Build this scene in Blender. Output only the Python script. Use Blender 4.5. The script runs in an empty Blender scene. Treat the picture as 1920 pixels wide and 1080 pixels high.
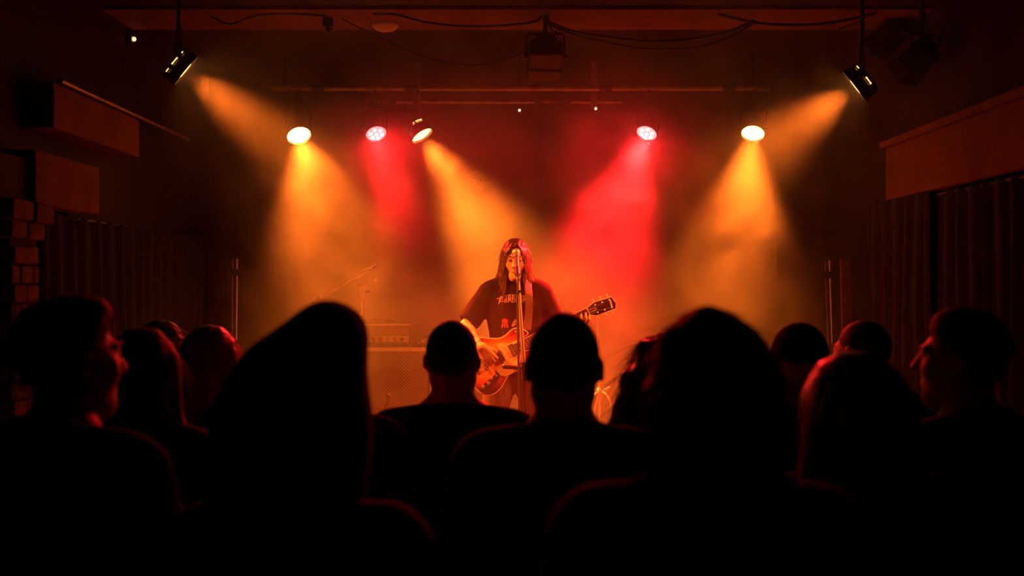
import bpy, bmesh, math, random
import numpy as np
from mathutils import Vector, Matrix, Euler
from mathutils.bvhtree import BVHTree

random.seed(11); np.random.seed(11)
S = bpy.context.scene
COL = S.collection
R = math.radians

# ------------------------------------------------------------------ camera, world, exposure
cam_d = bpy.data.cameras.new('camera'); CAM = bpy.data.objects.new('camera', cam_d); COL.objects.link(CAM)
CAM.location = (0, 0, 1.8); CAM.rotation_euler = (R(90), 0, 0)
cam_d.lens = 35; cam_d.sensor_width = 36; cam_d.clip_start = 0.05; cam_d.clip_end = 60
cam_d.dof.use_dof = True; cam_d.dof.focus_distance = 6.05; cam_d.dof.aperture_fstop = 2.2
S.camera = CAM
W = bpy.data.worlds.new('night'); S.world = W; W.use_nodes = True
W.node_tree.nodes['Background'].inputs[0].default_value = (0.004, 0.001, 0.0005, 1)
W.node_tree.nodes['Background'].inputs[1].default_value = 0.1
S.view_settings.view_transform = 'Standard'; S.view_settings.look = 'None'
S.view_settings.gamma = 1.0; S.view_settings.use_curve_mapping = False
S.view_settings.exposure = 0.0
S.cycles.use_denoising = True
S.cycles.use_adaptive_sampling = True; S.cycles.adaptive_threshold = 0.03
S.cycles.volume_bounces = 1
S.cycles.max_bounces = 5; S.cycles.diffuse_bounces = 3; S.cycles.glossy_bounces = 2
S.cycles.volume_step_rate = 1.0; S.cycles.volume_max_steps = 128
S.cycles.sample_clamp_indirect = 4.0
S.cycles.caustics_reflective = False; S.cycles.caustics_refractive = False
AMBER = (1.0, 0.155, 0.012); RED = (1.0, 0.012, 0.013)

# ------------------------------------------------------------------ materials
MATS = {}
def mat(name, col, rough=0.6, metal=0.0, var=0.2, scale=9.0, bump=0.0, spec=0.5, coat=0.0, sheen=0.0):
    if name in MATS: return MATS[name]
    m = bpy.data.materials.new(name); m.use_nodes = True; MATS[name] = m
    nt = m.node_tree; b = nt.nodes['Principled BSDF']
    tc = nt.nodes.new('ShaderNodeTexCoord'); nz = nt.nodes.new('ShaderNodeTexNoise')
    nz.inputs['Scale'].default_value = scale; nz.inputs['Detail'].default_value = 3
    nt.links.new(tc.outputs['Object'], nz.inputs['Vector'])
    rp = nt.nodes.new('ShaderNodeValToRGB')
    rp.color_ramp.elements[0].position = 0.3; rp.color_ramp.elements[1].position = 0.7
    rp.color_ramp.elements[0].color = tuple(c*(1-var) for c in col)+(1,)
    rp.color_ramp.elements[1].color = tuple(min(1, c*(1+var)) for c in col)+(1,)
    nt.links.new(nz.outputs['Fac'], rp.inputs['Fac']); nt.links.new(rp.outputs['Color'], b.inputs['Base Color'])
    b.inputs['Roughness'].default_value = rough; b.inputs['Metallic'].default_value = metal
    b.inputs['Specular IOR Level'].default_value = spec
    if coat: b.inputs['Coat Weight'].default_value = coat; b.inputs['Coat Roughness'].default_value = 0.1
    if sheen: b.inputs['Sheen Weight'].default_value = sheen
    if bump:
        bp = nt.nodes.new('ShaderNodeBump'); bp.inputs['Strength'].default_value = bump; bp.inputs['Distance'].default_value = 0.01
        nt.links.new(nz.outputs['Fac'], bp.inputs['Height']); nt.links.new(bp.outputs['Normal'], b.inputs['Normal'])
    return m
def emit(name, col, strength):
    if name in MATS: return MATS[name]
    m = bpy.data.materials.new(name); m.use_nodes = True; MATS[name] = m
    nt = m.node_tree; nt.nodes.remove(nt.nodes['Principled BSDF'])
    e = nt.nodes.new('ShaderNodeEmission'); e.inputs[0].default_value = col+(1,); e.inputs[1].default_value = strength
    nt.links.new(e.outputs[0], nt.nodes['Material Output'].inputs[0])
    return m

# ------------------------------------------------------------------ mesh helpers
class MB:
    """collects boxes, tubes, lathes and plates; build() links them as one mesh object"""
    def __init__(s): s.v = []; s.f = []
    def add(s, vs, fs, M=None):
        o = len(s.v)
        for p in vs:
            p = Vector(p); s.v.append(tuple(M @ p) if M is not None else tuple(p))
        for f in fs: s.f.append(tuple(i+o for i in f))
        return s
    def box(s, a, b, M=None, bev=0.0):
        x0, y0, z0 = a; x1, y1, z1 = b
        if x0 > x1: x0, x1 = x1, x0
        if y0 > y1: y0, y1 = y1, y0
        if z0 > z1: z0, z1 = z1, z0
        if bev <= 0:
            vs = [(x0,y0,z0),(x1,y0,z0),(x1,y1,z0),(x0,y1,z0),(x0,y0,z1),(x1,y0,z1),(x1,y1,z1),(x0,y1,z1)]
            return s.add(vs, [(0,3,2,1),(4,5,6,7),(0,1,5,4),(1,2,6,5),(2,3,7,6),(3,0,4,7)], M)
        bm = bmesh.new(); bmesh.ops.create_cube(bm, size=1)
        for v in bm.verts: v.co = Vector(((x0+x1)/2+v.co.x*(x1-x0), (y0+y1)/2+v.co.y*(y1-y0), (z0+z1)/2+v.co.z*(z1-z0)))
        bmesh.ops.bevel(bm, geom=list(bm.edges), offset=bev, segments=2, affect='EDGES', profile=0.6)
        bm.verts.index_update()
        s.add([v.co.copy() for v in bm.verts], [tuple(v.index for v in f.verts) for f in bm.faces], M); bm.free()
        return s
    def tube(s, pts, r, n=8, M=None, cap=True, flat=1.0):
        pts = [Vector(p) for p in pts]; k = len(pts)
        rs = r if isinstance(r, (list, tuple)) else [r]*k
        up = None; vs = []; fs = []
        for i, p in enumerate(pts):
            t = (pts[min(i+1, k-1)]-pts[max(i-1, 0)])
            t = t.normalized() if t.length > 1e-9 else Vector((0,0,1))
            if up is None: up = Vector((0,0,1)) if abs(t.z) < 0.9 else Vector((1,0,0))
            u = (up-t*up.dot(t))
            if u.length < 1e-6: u = t.orthogonal()
            u.normalize(); w = t.cross(u); up = u
            for j in range(n):
                a = 2*math.pi*j/n
                vs.append(p+(u*math.cos(a)*flat+w*math.sin(a))*rs[i])
        for i in range(k-1):
            for j in range(n):
                fs.append((i*n+j, i*n+(j+1)%n, (i+1)*n+(j+1)%n, (i+1)*n+j))
        if cap: fs.append(tuple(range(n-1, -1, -1))); fs.append(tuple((k-1)*n+j for j in range(n)))
        return s.add(vs, fs, M)
    def lathe(s, prof, n=24, M=None, cap=True):
        vs = []; fs = []; k = len(prof)
        for r, z in prof:
            for j in range(n):
                a = 2*math.pi*j/n; vs.append((r*math.cos(a), r*math.sin(a), z))
        for i in range(k-1):
            for j in range(n): fs.append((i*n+j, i*n+(j+1)%n, (i+1)*n+(j+1)%n, (i+1)*n+j))
        if cap: fs.append(tuple(range(n-1, -1, -1))); fs.append(tuple((k-1)*n+j for j in range(n)))
        return s.add(vs, fs, M)
    def plate(s, out, z0, z1, M=None):
        n = len(out); vs = [(x, y, z0) for x, y in out]+[(x, y, z1) for x, y in out]
        fs = [tuple(range(n-1, -1, -1)), tuple(range(n, 2*n))]+[(i, (i+1)%n, n+(i+1)%n, n+i) for i in range(n)]
        return s.add(vs, fs, M)
    def ball(s, c, r, n=12, M=None):
        k = max(4, n//2); rr = r if isinstance(r, (list, tuple)) else (r,)*3
        vs = [(c[0], c[1], c[2]-rr[2])]; fs = []
        for i in range(1, k):
            t = math.pi*i/k
            for j in range(n):
                a = 2*math.pi*j/n
                vs.append((c[0]+rr[0]*math.sin(t)*math.cos(a), c[1]+rr[1]*math.sin(t)*math.sin(a), c[2]-rr[2]*math.cos(t)))
        vs.append((c[0], c[1], c[2]+rr[2])); L = len(vs)-1
        for j in range(n): fs.append((0, 1+(j+1)%n, 1+j)); fs.append((L, L-n+j, L-n+(j+1)%n))
        for i in range(k-2):
            for j in range(n): fs.append((1+i*n+j, 1+i*n+(j+1)%n, 1+(i+1)*n+(j+1)%n, 1+(i+1)*n+j))
        return s.add(vs, fs, M)
    def build(s, name, m, parent=None, smooth=False, bevel=0.0):
        me = bpy.data.meshes.new(name); me.from_pydata(s.v, [], s.f); me.update()
        if smooth:
            me.polygons.foreach_set('use_smooth', [True]*len(me.polygons))
            me.set_sharp_from_angle(angle=R(40))
        me.materials.append(m)
        return link(name, me, parent)
def link(name, me, parent=None):
    o = bpy.data.objects.new(name, me); COL.objects.link(o)
    if parent is not None: o.parent = parent
    return o
def tag(o, label=None, cat=None, group=None, kind=None):
    if label: o['label'] = label
    if cat: o['category'] = cat
    if group: o['group'] = group
    if kind: o['kind'] = kind
    return o
def thing(name, label, cat, M=None, group=None):
    o = bpy.data.objects.new(name, None); COL.objects.link(o); o.empty_display_size = 0.1
    if M is not None: o.matrix_world = M
    return tag(o, label, cat, group)
def T(x, y, z): return Matrix.Translation((x, y, z))
def axis_frame(loc, zdir, up=(0, 0, 1)):
    """frame whose local z points along zdir"""
    z = Vector(zdir).normalized(); x = Vector(up).cross(z)
    if x.length < 1e-5: x = Vector((1, 0, 0))
    x.normalize(); y = z.cross(x)
    return Matrix(((x.x, y.x, z.x, loc[0]), (x.y, y.y, z.y, loc[1]), (x.z, y.z, z.z, loc[2]), (0, 0, 0, 1)))
def wave(pts, n=24):
    """smooth curve through points (Catmull-Rom)"""
    P = [Vector(p) for p in pts]; P = [P[0]*2-P[1]]+P+[P[-1]*2-P[-2]]; out = []
    m = max(2, n//(len(P)-3))
    for i in range(1, len(P)-2):
        for k in range(m):
            t = k/m
            out.append(0.5*((2*P[i])+(P[i+1]-P[i-1])*t+(2*P[i-1]-5*P[i]+4*P[i+1]-P[i+2])*t*t+(3*P[i]-P[i-1]-3*P[i+1]+P[i+2])*t**3))
    out.append(P[-2]); return out

# ------------------------------------------------------------------ setting
BLACKP = mat('black_paint', (0.016, 0.011, 0.010), 0.8, var=0.3, scale=4, bump=0.2)
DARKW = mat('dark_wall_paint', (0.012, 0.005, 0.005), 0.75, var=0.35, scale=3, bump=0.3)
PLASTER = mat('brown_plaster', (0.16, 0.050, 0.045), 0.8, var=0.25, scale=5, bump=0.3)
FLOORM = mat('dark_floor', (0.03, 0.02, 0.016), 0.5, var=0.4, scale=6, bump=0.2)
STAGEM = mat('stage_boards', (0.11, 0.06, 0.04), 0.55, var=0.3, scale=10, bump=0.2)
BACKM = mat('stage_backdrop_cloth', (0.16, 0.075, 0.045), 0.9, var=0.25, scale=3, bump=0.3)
BLACKMET = mat('black_metal', (0.02, 0.018, 0.017), 0.38, 0.6, var=0.25, scale=20)
BLACKPL = mat('black_plastic', (0.018, 0.016, 0.016), 0.45, var=0.2, scale=20)
CHROME = mat('chrome', (0.80, 0.76, 0.72), 0.42, 1.0, var=0.06, scale=14)
STEEL = mat('worn_steel_pipe', (0.36, 0.27, 0.23), 0.42, 0.75, var=0.35, scale=14)
RUBBER = mat('black_rubber', (0.015, 0.013, 0.013), 0.6, var=0.2)
CURTM = mat('black_curtain_cloth', (0.007, 0.003, 0.003), 0.9, var=0.25, sheen=0.05)
BRICKM = mat('old_brick', (0.16, 0.055, 0.045), 0.85, var=0.35, scale=22, bump=0.5)
STONEM = mat('carved_stone', (0.15, 0.06, 0.05), 0.85, var=0.35, scale=14, bump=0.6)
MORTAR = mat('dark_mortar', (0.05, 0.03, 0.025), 0.95, var=0.3, scale=30, bump=0.4)

def struct(name, mb, m, label=None):
    o = mb.build(name, m); tag(o, label, None, None, 'structure'); return o
struct('floor', MB().box((-3.2, -6.0, -0.1), (3.2, 5.45, 0)), FLOORM, 'dark hall floor under the crowd')
SF = 0.40
struct('floor_stage', MB().box((-3.2, 5.45, -0.1), (3.2, 9.5, SF)), STAGEM, 'raised stage floor of dark boards')
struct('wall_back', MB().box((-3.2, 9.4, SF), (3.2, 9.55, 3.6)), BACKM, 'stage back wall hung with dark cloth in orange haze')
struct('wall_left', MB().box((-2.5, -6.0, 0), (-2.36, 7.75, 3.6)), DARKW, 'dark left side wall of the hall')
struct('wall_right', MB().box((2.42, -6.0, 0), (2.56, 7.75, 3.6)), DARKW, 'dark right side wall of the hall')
struct('wall_rear', MB().box((-2.5, -6.1, 0), (2.56, -6.0, 3.6)), BLACKP, 'black wall behind the crowd')
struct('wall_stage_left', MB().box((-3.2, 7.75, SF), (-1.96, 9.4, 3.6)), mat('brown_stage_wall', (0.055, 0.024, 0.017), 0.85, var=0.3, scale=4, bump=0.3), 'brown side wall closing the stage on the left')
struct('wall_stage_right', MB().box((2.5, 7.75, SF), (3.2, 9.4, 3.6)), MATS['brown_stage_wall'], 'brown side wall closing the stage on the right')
struct('ceiling', MB().box((-2.5, -6.0, 3.42), (2.56, 5.72, 3.6)), BLACKP, 'black hall ceiling above the crowd')
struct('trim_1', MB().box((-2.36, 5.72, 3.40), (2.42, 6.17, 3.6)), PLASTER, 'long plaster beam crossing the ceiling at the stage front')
struct('ceiling_stage', MB().box((-3.2, 6.17, 3.46), (3.2, 9.55, 3.6)), mat('dark_stage_ceiling', (0.014, 0.006, 0.006), 0.8, var=0.3, scale=3, bump=0.3), 'dark ceiling over the stage')

# ------------------------------------------------------------------ haze over the stage
def haze():
    mb = MB().box((-1.955, 4.9, SF+0.004), (2.36, 9.395, 3.395))
    o = mb.build('stage_haze', None) if False else None
    me = bpy.data.meshes.new('stage_haze'); me.from_pydata(mb.v, [], mb.f); me.update()
    m = bpy.data.materials.new('haze'); m.use_nodes = True; nt = m.node_tree
    nt.nodes.remove(nt.nodes['Principled BSDF'])
    vs = nt.nodes.new('ShaderNodeVolumeScatter'); vs.inputs['Anisotropy'].default_value = 0.25
    vs.inputs['Color'].default_value = (0.95, 0.93, 0.9, 1)
    tc = nt.nodes.new('ShaderNodeTexCoord')
    nz = nt.nodes.new('ShaderNodeTexNoise'); nz.inputs['Scale'].default_value = 2.2; nz.inputs['Detail'].default_value = 2.5
    nz.inputs['Roughness'].default_value = 0.55; nz.inputs['Distortion'].default_value = 0.6
    nt.links.new(tc.outputs['Object'], nz.inputs['Vector'])
    mr = nt.nodes.new('ShaderNodeMapRange'); mr.inputs['From Min'].default_value = 0.38; mr.inputs['From Max'].default_value = 0.66
    mr.inputs['To Min'].default_value = 0.28; mr.inputs['To Max'].default_value = 2.0
    nt.links.new(nz.outputs['Fac'], mr.inputs['Value'])
    # the smoke drifts out of machines at the rear: denser behind the player
    sp = nt.nodes.new('ShaderNodeSeparateXYZ'); nt.links.new(tc.outputs['Object'], sp.inputs[0])
    my = nt.nodes.new('ShaderNodeMapRange'); my.inputs['From Min'].default_value = 6.2; my.inputs['From Max'].default_value = 7.1
    my.inputs['To Min'].default_value = 0.04; my.inputs['To Max'].default_value = 1.0
    nt.links.new(sp.outputs['Y'], my.inputs['Value'])
    # and it collects under the ceiling
    mz = nt.nodes.new('ShaderNodeMapRange'); mz.inputs['From Min'].default_value = 2.05; mz.inputs['From Max'].default_value = 2.75
    mz.inputs['To Min'].default_value = 0.0; mz.inputs['To Max'].default_value = 0.6
    nt.links.new(sp.outputs['Z'], mz.inputs['Value'])
    ml_ = nt.nodes.new('ShaderNodeMapRange'); ml_.inputs['From Min'].default_value = 1.6; ml_.inputs['From Max'].default_value = 2.7
    ml_.inputs['To Min'].default_value = 1.9; ml_.inputs['To Max'].default_value = 0.62
    nt.links.new(sp.outputs['Z'], ml_.inputs['Value'])
    ry = nt.nodes.new('ShaderNodeMath'); ry.operation = 'MULTIPLY'; nt.links.new(my.outputs[0], ry.inputs[0]); nt.links.new(ml_.outputs[0], ry.inputs[1])
    mx = nt.nodes.new('ShaderNodeMath'); mx.operation = 'MAXIMUM'
    nt.links.new(ry.outputs[0], mx.inputs[0]); nt.links.new(mz.outputs[0], mx.inputs[1])
    mu = nt.nodes.new('ShaderNodeMath'); mu.operation = 'MULTIPLY'
    nt.links.new(mr.outputs[0], mu.inputs[0]); nt.links.new(mx.outputs[0], mu.inputs[1])
    m2 = nt.nodes.new('ShaderNodeMath'); m2.operation = 'MULTIPLY'; m2.inputs[1].default_value = HAZE
    nt.links.new(mu.outputs[0], m2.inputs[0]); nt.links.new(m2.outputs[0], vs.inputs['Density'])
    nt.links.new(vs.outputs[0], nt.nodes['Material Output'].inputs['Volume'])
    m.cycles.volume_step_rate = 0.7
    me.materials.append(m)
    o = link('stage_haze', me)
    tag(o, 'drifting orange and red lit haze filling the stage', 'haze', None, 'stuff')
HAZE = 0.19
haze()

# ------------------------------------------------------------------ stage lamps
HOUS = mat('lamp_housing', (0.02, 0.016, 0.014), 0.32, 0.4, var=0.25, scale=20)
def lamp(name, label, loc, d, col, watts, lens_col, lens_e, r=0.088, spot=38, blend=0.7, depth=0.13, vents=False, leds=False, hang=3.2, crowd_fill=0, crowd_fill_dir=(0, -1, -0.3), group='stage lamps over the stage'):
    d = Vector(d).normalized(); F = axis_frame(loc, d)          # lens centre at loc, local z along the beam
    t = thing(name, label, 'stage lamp', F, group)
    prof = [(r*0.42, -depth), (r*0.8, -depth*0.93), (r*0.98, -depth*0.6), (r*1.02, -0.012), (r*1.10, -0.010), (r*1.10, 0.014), (r*1.0, 0.014), (r*0.98, -0.006)]
    MB().lathe(prof, 28, cap=True).build('housing', HOUS, t, smooth=True)
    le = MB().lathe([(r*0.97, -0.004), (r*0.8, 0.004), (r*0.45, 0.010), (0.002, 0.012)], 28).build('lens', emit('lens_'+label[:18].replace(' ', '_'), lens_col, lens_e), t, smooth=True)
    if leds:
        for i in range(7):
            a = 2*math.pi*i/6; q = (0.55*r*math.cos(a), 0.55*r*math.sin(a), 0.012) if i < 6 else (0, 0, 0.015)
            MB().ball(q, (0.013, 0.013, 0.004), 10).build('diode', emit('diode_'+name, (1, 0.75, 0.75) if leds == 1 else (0.75, 0.4, 0.2), 14 if leds == 1 else 3), le)
    # cooling fins at the back
    for i in range(5):
        z = -depth*(0.3+0.13*i); MB().lathe([(r*1.00, z), (r*1.035, z+0.002), (r*1.035, z+0.005), (r*1.00, z+0.007)], 28, cap=False).build('cooling_fin', HOUS, t)
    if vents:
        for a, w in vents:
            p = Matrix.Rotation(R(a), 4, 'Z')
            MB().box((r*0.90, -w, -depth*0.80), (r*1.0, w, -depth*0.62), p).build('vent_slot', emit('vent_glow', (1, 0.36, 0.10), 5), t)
    # yoke: side arms up to the pipe, in world directions
    Fi = F.inverted(); ctr = Vector(loc)-d*depth*0.45
    side = d.cross(Vector((0, 0, 1))); side.normalize()
    top = Vector((ctr.x, ctr.y, max(ctr.z+0.17, min(hang-0.03, ctr.z+0.24))))
    a1 = ctr+side*(r*1.14); a2 = ctr-side*(r*1.14)
    pts = [a1, a1+Vector((0, 0, 0.10)), top+side*0.03, top-side*0.03, a2+Vector((0, 0, 0.10)), a2]
    MB().tube([Fi @ p for p in pts], 0.007, 6).build('yoke', BLACKMET, t)
    for a in (a1, a2): MB().ball(Fi @ a, 0.014, 8).build('knob', BLACKPL, t)
    MB().tube([Fi @ top, Fi @ Vector((top.x, top.y, hang))], 0.010, 8).build('hook_clamp', BLACKMET, t)
    ld = bpy.data.lights.new('beam_light', 'SPOT'); lo = bpy.data.objects.new('beam_light', ld); COL.objects.link(lo); lo.parent = t
    ld.color = col; ld.energy = watts; ld.spot_size = R(spot); ld.spot_blend = blend; ld.shadow_soft_size = r*0.8
    lo.matrix_local = Matrix.Translation((0, 0, 0.045)) @ Matrix.Rotation(math.pi, 4, 'X')
    if crowd_fill:                                   # added second spot, aimed apart from the beam to light the crowd
        sd = bpy.data.lights.new('crowd_fill_light', 'SPOT'); so = bpy.data.objects.new('crowd_fill_light', sd); COL.objects.link(so); so.parent = t
        sd.color = col; sd.energy = crowd_fill; sd.spot_size = R(70); sd.spot_blend = 1.0; sd.shadow_soft_size = r*0.8; so.matrix_local = Fi @ axis_frame(Vector(loc)+d*0.045, crowd_fill_dir) @ Matrix.Rotation(math.pi, 4, 'X')
    return t
def at(px, py, y): return ((px-960)/1867*y, y, 1.8-(py-540)/1867*y)

LA = (1.0, 0.32, 0.07); LR = (1.0, 0.10, 0.10)
A1 = lamp('par_lamp', 'blazing amber lamp at the far left of the rear row', at(560, 253, 7.0), (0.32, -0.56, -0.75), AMBER, 2250, LA, 20, spot=54, blend=0.9, r=0.084, depth=0.10)
R1 = lamp('par_lamp', 'red lamp hanging next to the tilted amber lamp', at(705, 250, 7.0), (0.26, -0.62, -0.74), RED, 1300, LR, 6, spot=36, blend=0.8, r=0.073, leds=1, crowd_fill=290, crowd_fill_dir=(0.30, -0.95, -0.50), depth=0.10)
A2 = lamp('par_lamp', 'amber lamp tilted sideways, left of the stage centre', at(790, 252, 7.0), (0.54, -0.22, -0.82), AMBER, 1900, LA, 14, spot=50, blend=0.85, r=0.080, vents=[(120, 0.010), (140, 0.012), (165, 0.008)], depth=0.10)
R2 = lamp('par_lamp', 'red lamp right of the stage centre', at(1213, 249, 7.0), (-0.32, -0.56, -0.76), RED, 5200, LR, 7, spot=46, blend=0.8, r=0.073, leds=1, crowd_fill=360, crowd_fill_dir=(-0.26, -0.95, -0.50), depth=0.10)
A3 = lamp('par_lamp', 'bright amber lamp at the far right of the rear row', at(1412, 249, 7.0), (-0.24, -0.56, -0.78), AMBER, 2500, LA, 18, spot=46, blend=0.9, r=0.080, leds=False, depth=0.10)
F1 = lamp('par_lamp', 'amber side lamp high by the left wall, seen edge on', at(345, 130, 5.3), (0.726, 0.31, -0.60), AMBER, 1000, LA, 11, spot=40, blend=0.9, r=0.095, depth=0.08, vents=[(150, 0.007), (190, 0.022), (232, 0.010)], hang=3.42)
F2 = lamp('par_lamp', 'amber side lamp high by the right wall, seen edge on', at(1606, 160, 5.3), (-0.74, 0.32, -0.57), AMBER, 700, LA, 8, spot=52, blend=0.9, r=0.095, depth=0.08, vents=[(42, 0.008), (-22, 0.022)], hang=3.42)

# ------------------------------------------------------------------ side walls: bulkheads, rails, brick pier, curtains
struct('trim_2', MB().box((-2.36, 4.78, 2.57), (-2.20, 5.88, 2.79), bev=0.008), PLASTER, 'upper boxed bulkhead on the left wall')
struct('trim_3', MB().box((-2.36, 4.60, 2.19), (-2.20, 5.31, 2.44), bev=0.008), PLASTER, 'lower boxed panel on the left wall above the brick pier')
struct('trim_4', MB().tube([(-2.20, 4.85, 2.81), (-2.20, 6.78, 2.81)], 0.013, 8), STEEL, 'thin rail along the left wall above the bulkhead')
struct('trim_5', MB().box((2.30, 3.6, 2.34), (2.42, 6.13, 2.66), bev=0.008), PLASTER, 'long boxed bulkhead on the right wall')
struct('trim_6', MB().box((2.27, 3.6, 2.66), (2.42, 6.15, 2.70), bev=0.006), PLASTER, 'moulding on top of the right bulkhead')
struct('trim_7', MB().box((-2.36, 4.0, 2.19), (-2.24, 4.60, 2.40), bev=0.01), BLACKP, 'black beam end over the brick pier')
pier = struct('wall_pier', MB().box((-2.36, 4.395, 0), (-2.215, 4.635, 2.02)), MORTAR, 'narrow brick pier against the left wall')
bm_ = MB().box((0, 0, 0), (0.018, 0.112, 0.076), bev=0.005)
bme = bpy.data.meshes.new('brick'); bme.from_pydata(bm_.v, [], bm_.f); bme.materials.append(BRICKM)
bh_ = MB().box((0, 0, 0), (0.018, 0.052, 0.076), bev=0.005)
bhe = bpy.data.meshes.new('brick_half'); bhe.from_pydata(bh_.v, [], bh_.f); bhe.materials.append(BRICKM)
for r_ in range(23):
    z = 0.006+r_*0.0865
    cells = [(4.398, bme), (4.519, bme)] if r_ % 2 == 0 else [(4.398, bhe), (4.459, bme), (4.580, bhe)]
    for y_, me_ in cells:
        b = link('brick', me_, pier); b.location = (-2.217+random.uniform(0, 0.007), y_+random.uniform(-.002, .002), z)
        b.rotation_euler = (random.uniform(-.02, .02), 0, random.uniform(-.03, .03))
    for k in range(1):                                     # the narrow face turned to the hall
        b = link('brick', bme, pier); b.location = (-2.34+0.03*(r_ % 2), 4.397, z); b.rotation_euler = (0, 0, R(-90))
# carved stone head of the pier
def stone(a, b): 
    m = MB().box(a, b, bev=0.022); o = m.build('carved_block', STONEM, pier, smooth=True); return o
stone((-2.36, 4.36, 2.02), (-2.185, 4.50, 2.11)); stone((-2.36, 4.505, 2.02), (-2.18, 4.66, 2.10))
stone((-2.36, 4.33, 2.10), (-2.165, 4.52, 2.195)); stone((-2.36, 4.53, 2.095), (-2.155, 4.70, 2.19))

def curtain(label, x, y0, y1, z0, z1, folds, amp, thick=0.012, side=1):
    n = folds*8; mb = MB(); vs = []; rows = 9
    for j in range(rows):
        v = j/(rows-1); z = z0+(z1-z0)*v
        for i in range(n+1):
            u = i/n; a = 2*math.pi*folds*u
            vs.append((x+side*(amp*(0.55+0.45*(1-v))*math.sin(a+0.5*math.sin(3.1*u*folds/4))+0.006*math.sin(7*u+9*v)), y0+(y1-y0)*u+0.012*math.sin(a*0.5+2*v), z))
    m1 = len(vs); vs2 = [(p[0]+side*thick, p[1], p[2]) for p in vs]
    fs = []
    for j in range(rows-1):
        for i in range(n):
            a = j*(n+1)+i; q = (a, a+1, a+n+2, a+n+1); fs.append(q); fs.append(tuple(m1+k for k in reversed(q)))
    mb.add(vs+vs2, fs); t = thing('curtain', label, 'curtain')
    mb.build('drape', CURTM, t, smooth=True)
    MB().tube([(x, y0-0.03, z1-0.01), (x, y1+0.03, z1-0.01)], 0.012, 8).build('rail', BLACKMET, t)
    return t
curtain('black curtain hanging along the left wall behind the brick pier', -2.29, 4.80, 7.36, 0.41, 2.17, 16, 0.028, side=1)
curtain('black curtain hanging under the bulkhead on the right wall', 2.34, 3.7, 5.42, 0.01, 2.32, 12, 0.030, side=-1)
curtain('black curtain at the right edge of the stage', 2.33, 5.50, 6.45, 0.41, 2.36, 6, 0.026, side=-1)

# ------------------------------------------------------------------ pipes, cables and small things under the ceiling
pipe = thing('lighting_pipe', 'long steel lighting pipe carrying the rear row of lamps', 'pipe', T(0, 7.035, 3.21))
xs = [-1.70, -1.35, -1.30, 0.62, 0.66, 1.50, 1.55, 1.80]
MB().tube([(-1.72, 0, 0), (1.82, 0, 0)], 0.021, 12).build('tube', STEEL, pipe, smooth=True)
for x in (-1.37, -0.71, 0.66, 1.53): MB().tube([(x-0.045, 0, 0), (x+0.045, 0, 0)], 0.0245, 12).build('tape_wrap', RUBBER, pipe)
for x in (-1.60, 0.05, 1.70): MB().tube([(x, 0, 0), (x, 0, 0.25)], 0.009, 8).build('drop_rod', BLACKMET, pipe)
pipe2 = thing('lighting_pipe', 'short thinner pipe hanging behind the long lighting pipe', 'pipe', T(0, 7.30, 3.165))
MB().tube([(-1.02, 0, 0), (0.80, 0, 0)], 0.017, 12).build('tube', STEEL, pipe2, smooth=True)
for x in (-0.695, 0.60): MB().box((x-0.022, -0.022, -0.04), (x+0.022, 0.022, 0.295)).build('hanger_strap', STEEL, pipe2)
for x, l in ((0.30, 0.13), (-0.95, 0.10)):
    MB().tube(wave([(x-l, -.01, 0.0), (x-l*.4, -.02, -.035), (x+l*.3, -.02, -.03), (x+l, -.01, 0.0)], 12), 0.010, 6).build('cable_loop', RUBBER, pipe2)
def cable(label, pts, r=0.006, m=RUBBER, name='cable'):
    o = MB().tube(wave(pts, 30), r, 6).build(name, m, smooth=True); return tag(o, label, 'cable', None)
def ap(l, y): return [(at(px, py, y)[0], y, min(at(px, py, y)[2], 3.396)) for px, py in l]
cable('black cable looping along the ceiling beam at the far left', ap([(395, 30), (430, 45), (470, 32), (510, 26), (560, 24), (612, 30)], 5.80))
cable('black cable sagging across the beam left of the hanging floodlight', ap([(700, 12), (740, 27), (800, 42), (870, 49), (940, 48), (1000, 41), (1016, 30)], 5.80), 0.007)
cable('thin cable drooping low below the beam past the small dome', ap([(640, 28), (697, 63), (773, 98), (840, 118), (907, 121), (960, 108), (1000, 82)], 5.90), 0.004)
cable('upper of two thick cables right of the hanging floodlight', ap([(1024, 40), (1080, 60), (1140, 70), (1223, 78), (1300, 73), (1370, 58), (1415, 38)], 5.82), 0.009)
cable('lower of two thick cables right of the hanging floodlight', ap([(1026, 45), (1080, 66), (1140, 80), (1207, 92), (1290, 91), (1360, 74), (1418, 40)], 5.86), 0.007)
cable('black cable running along the beam to the right lamps', ap([(1345, 18), (1385, 36), (1430, 44), (1500, 47), (1560, 42), (1640, 24)], 5.80), 0.009)
cable('thin steel-grey cable slanting up near the right lamps', ap([(1572, 56), (1600, 44), (1625, 32), (1645, 20)], 5.75), 0.004, STEEL)
t = thing('ceiling_dome', 'small round dome fixed under the plaster beam', 'detector', T(at(722, 56, 6.05)[0], 6.05, 3.40))
MB().lathe([(0.075, 0.0), (0.078, -0.012), (0.06, -0.03), (0.03, -0.04), (0.004, -0.042)][::-1], 24).build('dome', mat('cream_plastic', (0.6, 0.45, 0.32), 0.5, var=0.1), t, smooth=True)
MB().lathe([(0.082, 0.0), (0.082, -0.008)][::-1], 24).build('base_ring', MATS['cream_plastic'], t)
t = thing('pipe_clamp', 'dark pipe clamp on the beam at the left', 'clamp', T(at(615, 40, 5.9)[0], 5.9, 3.40))
MB().box((-0.03, -0.02, -0.05), (0.03, 0.02, 0.0), bev=0.004).build('jaw', BLACKMET, t)
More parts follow.
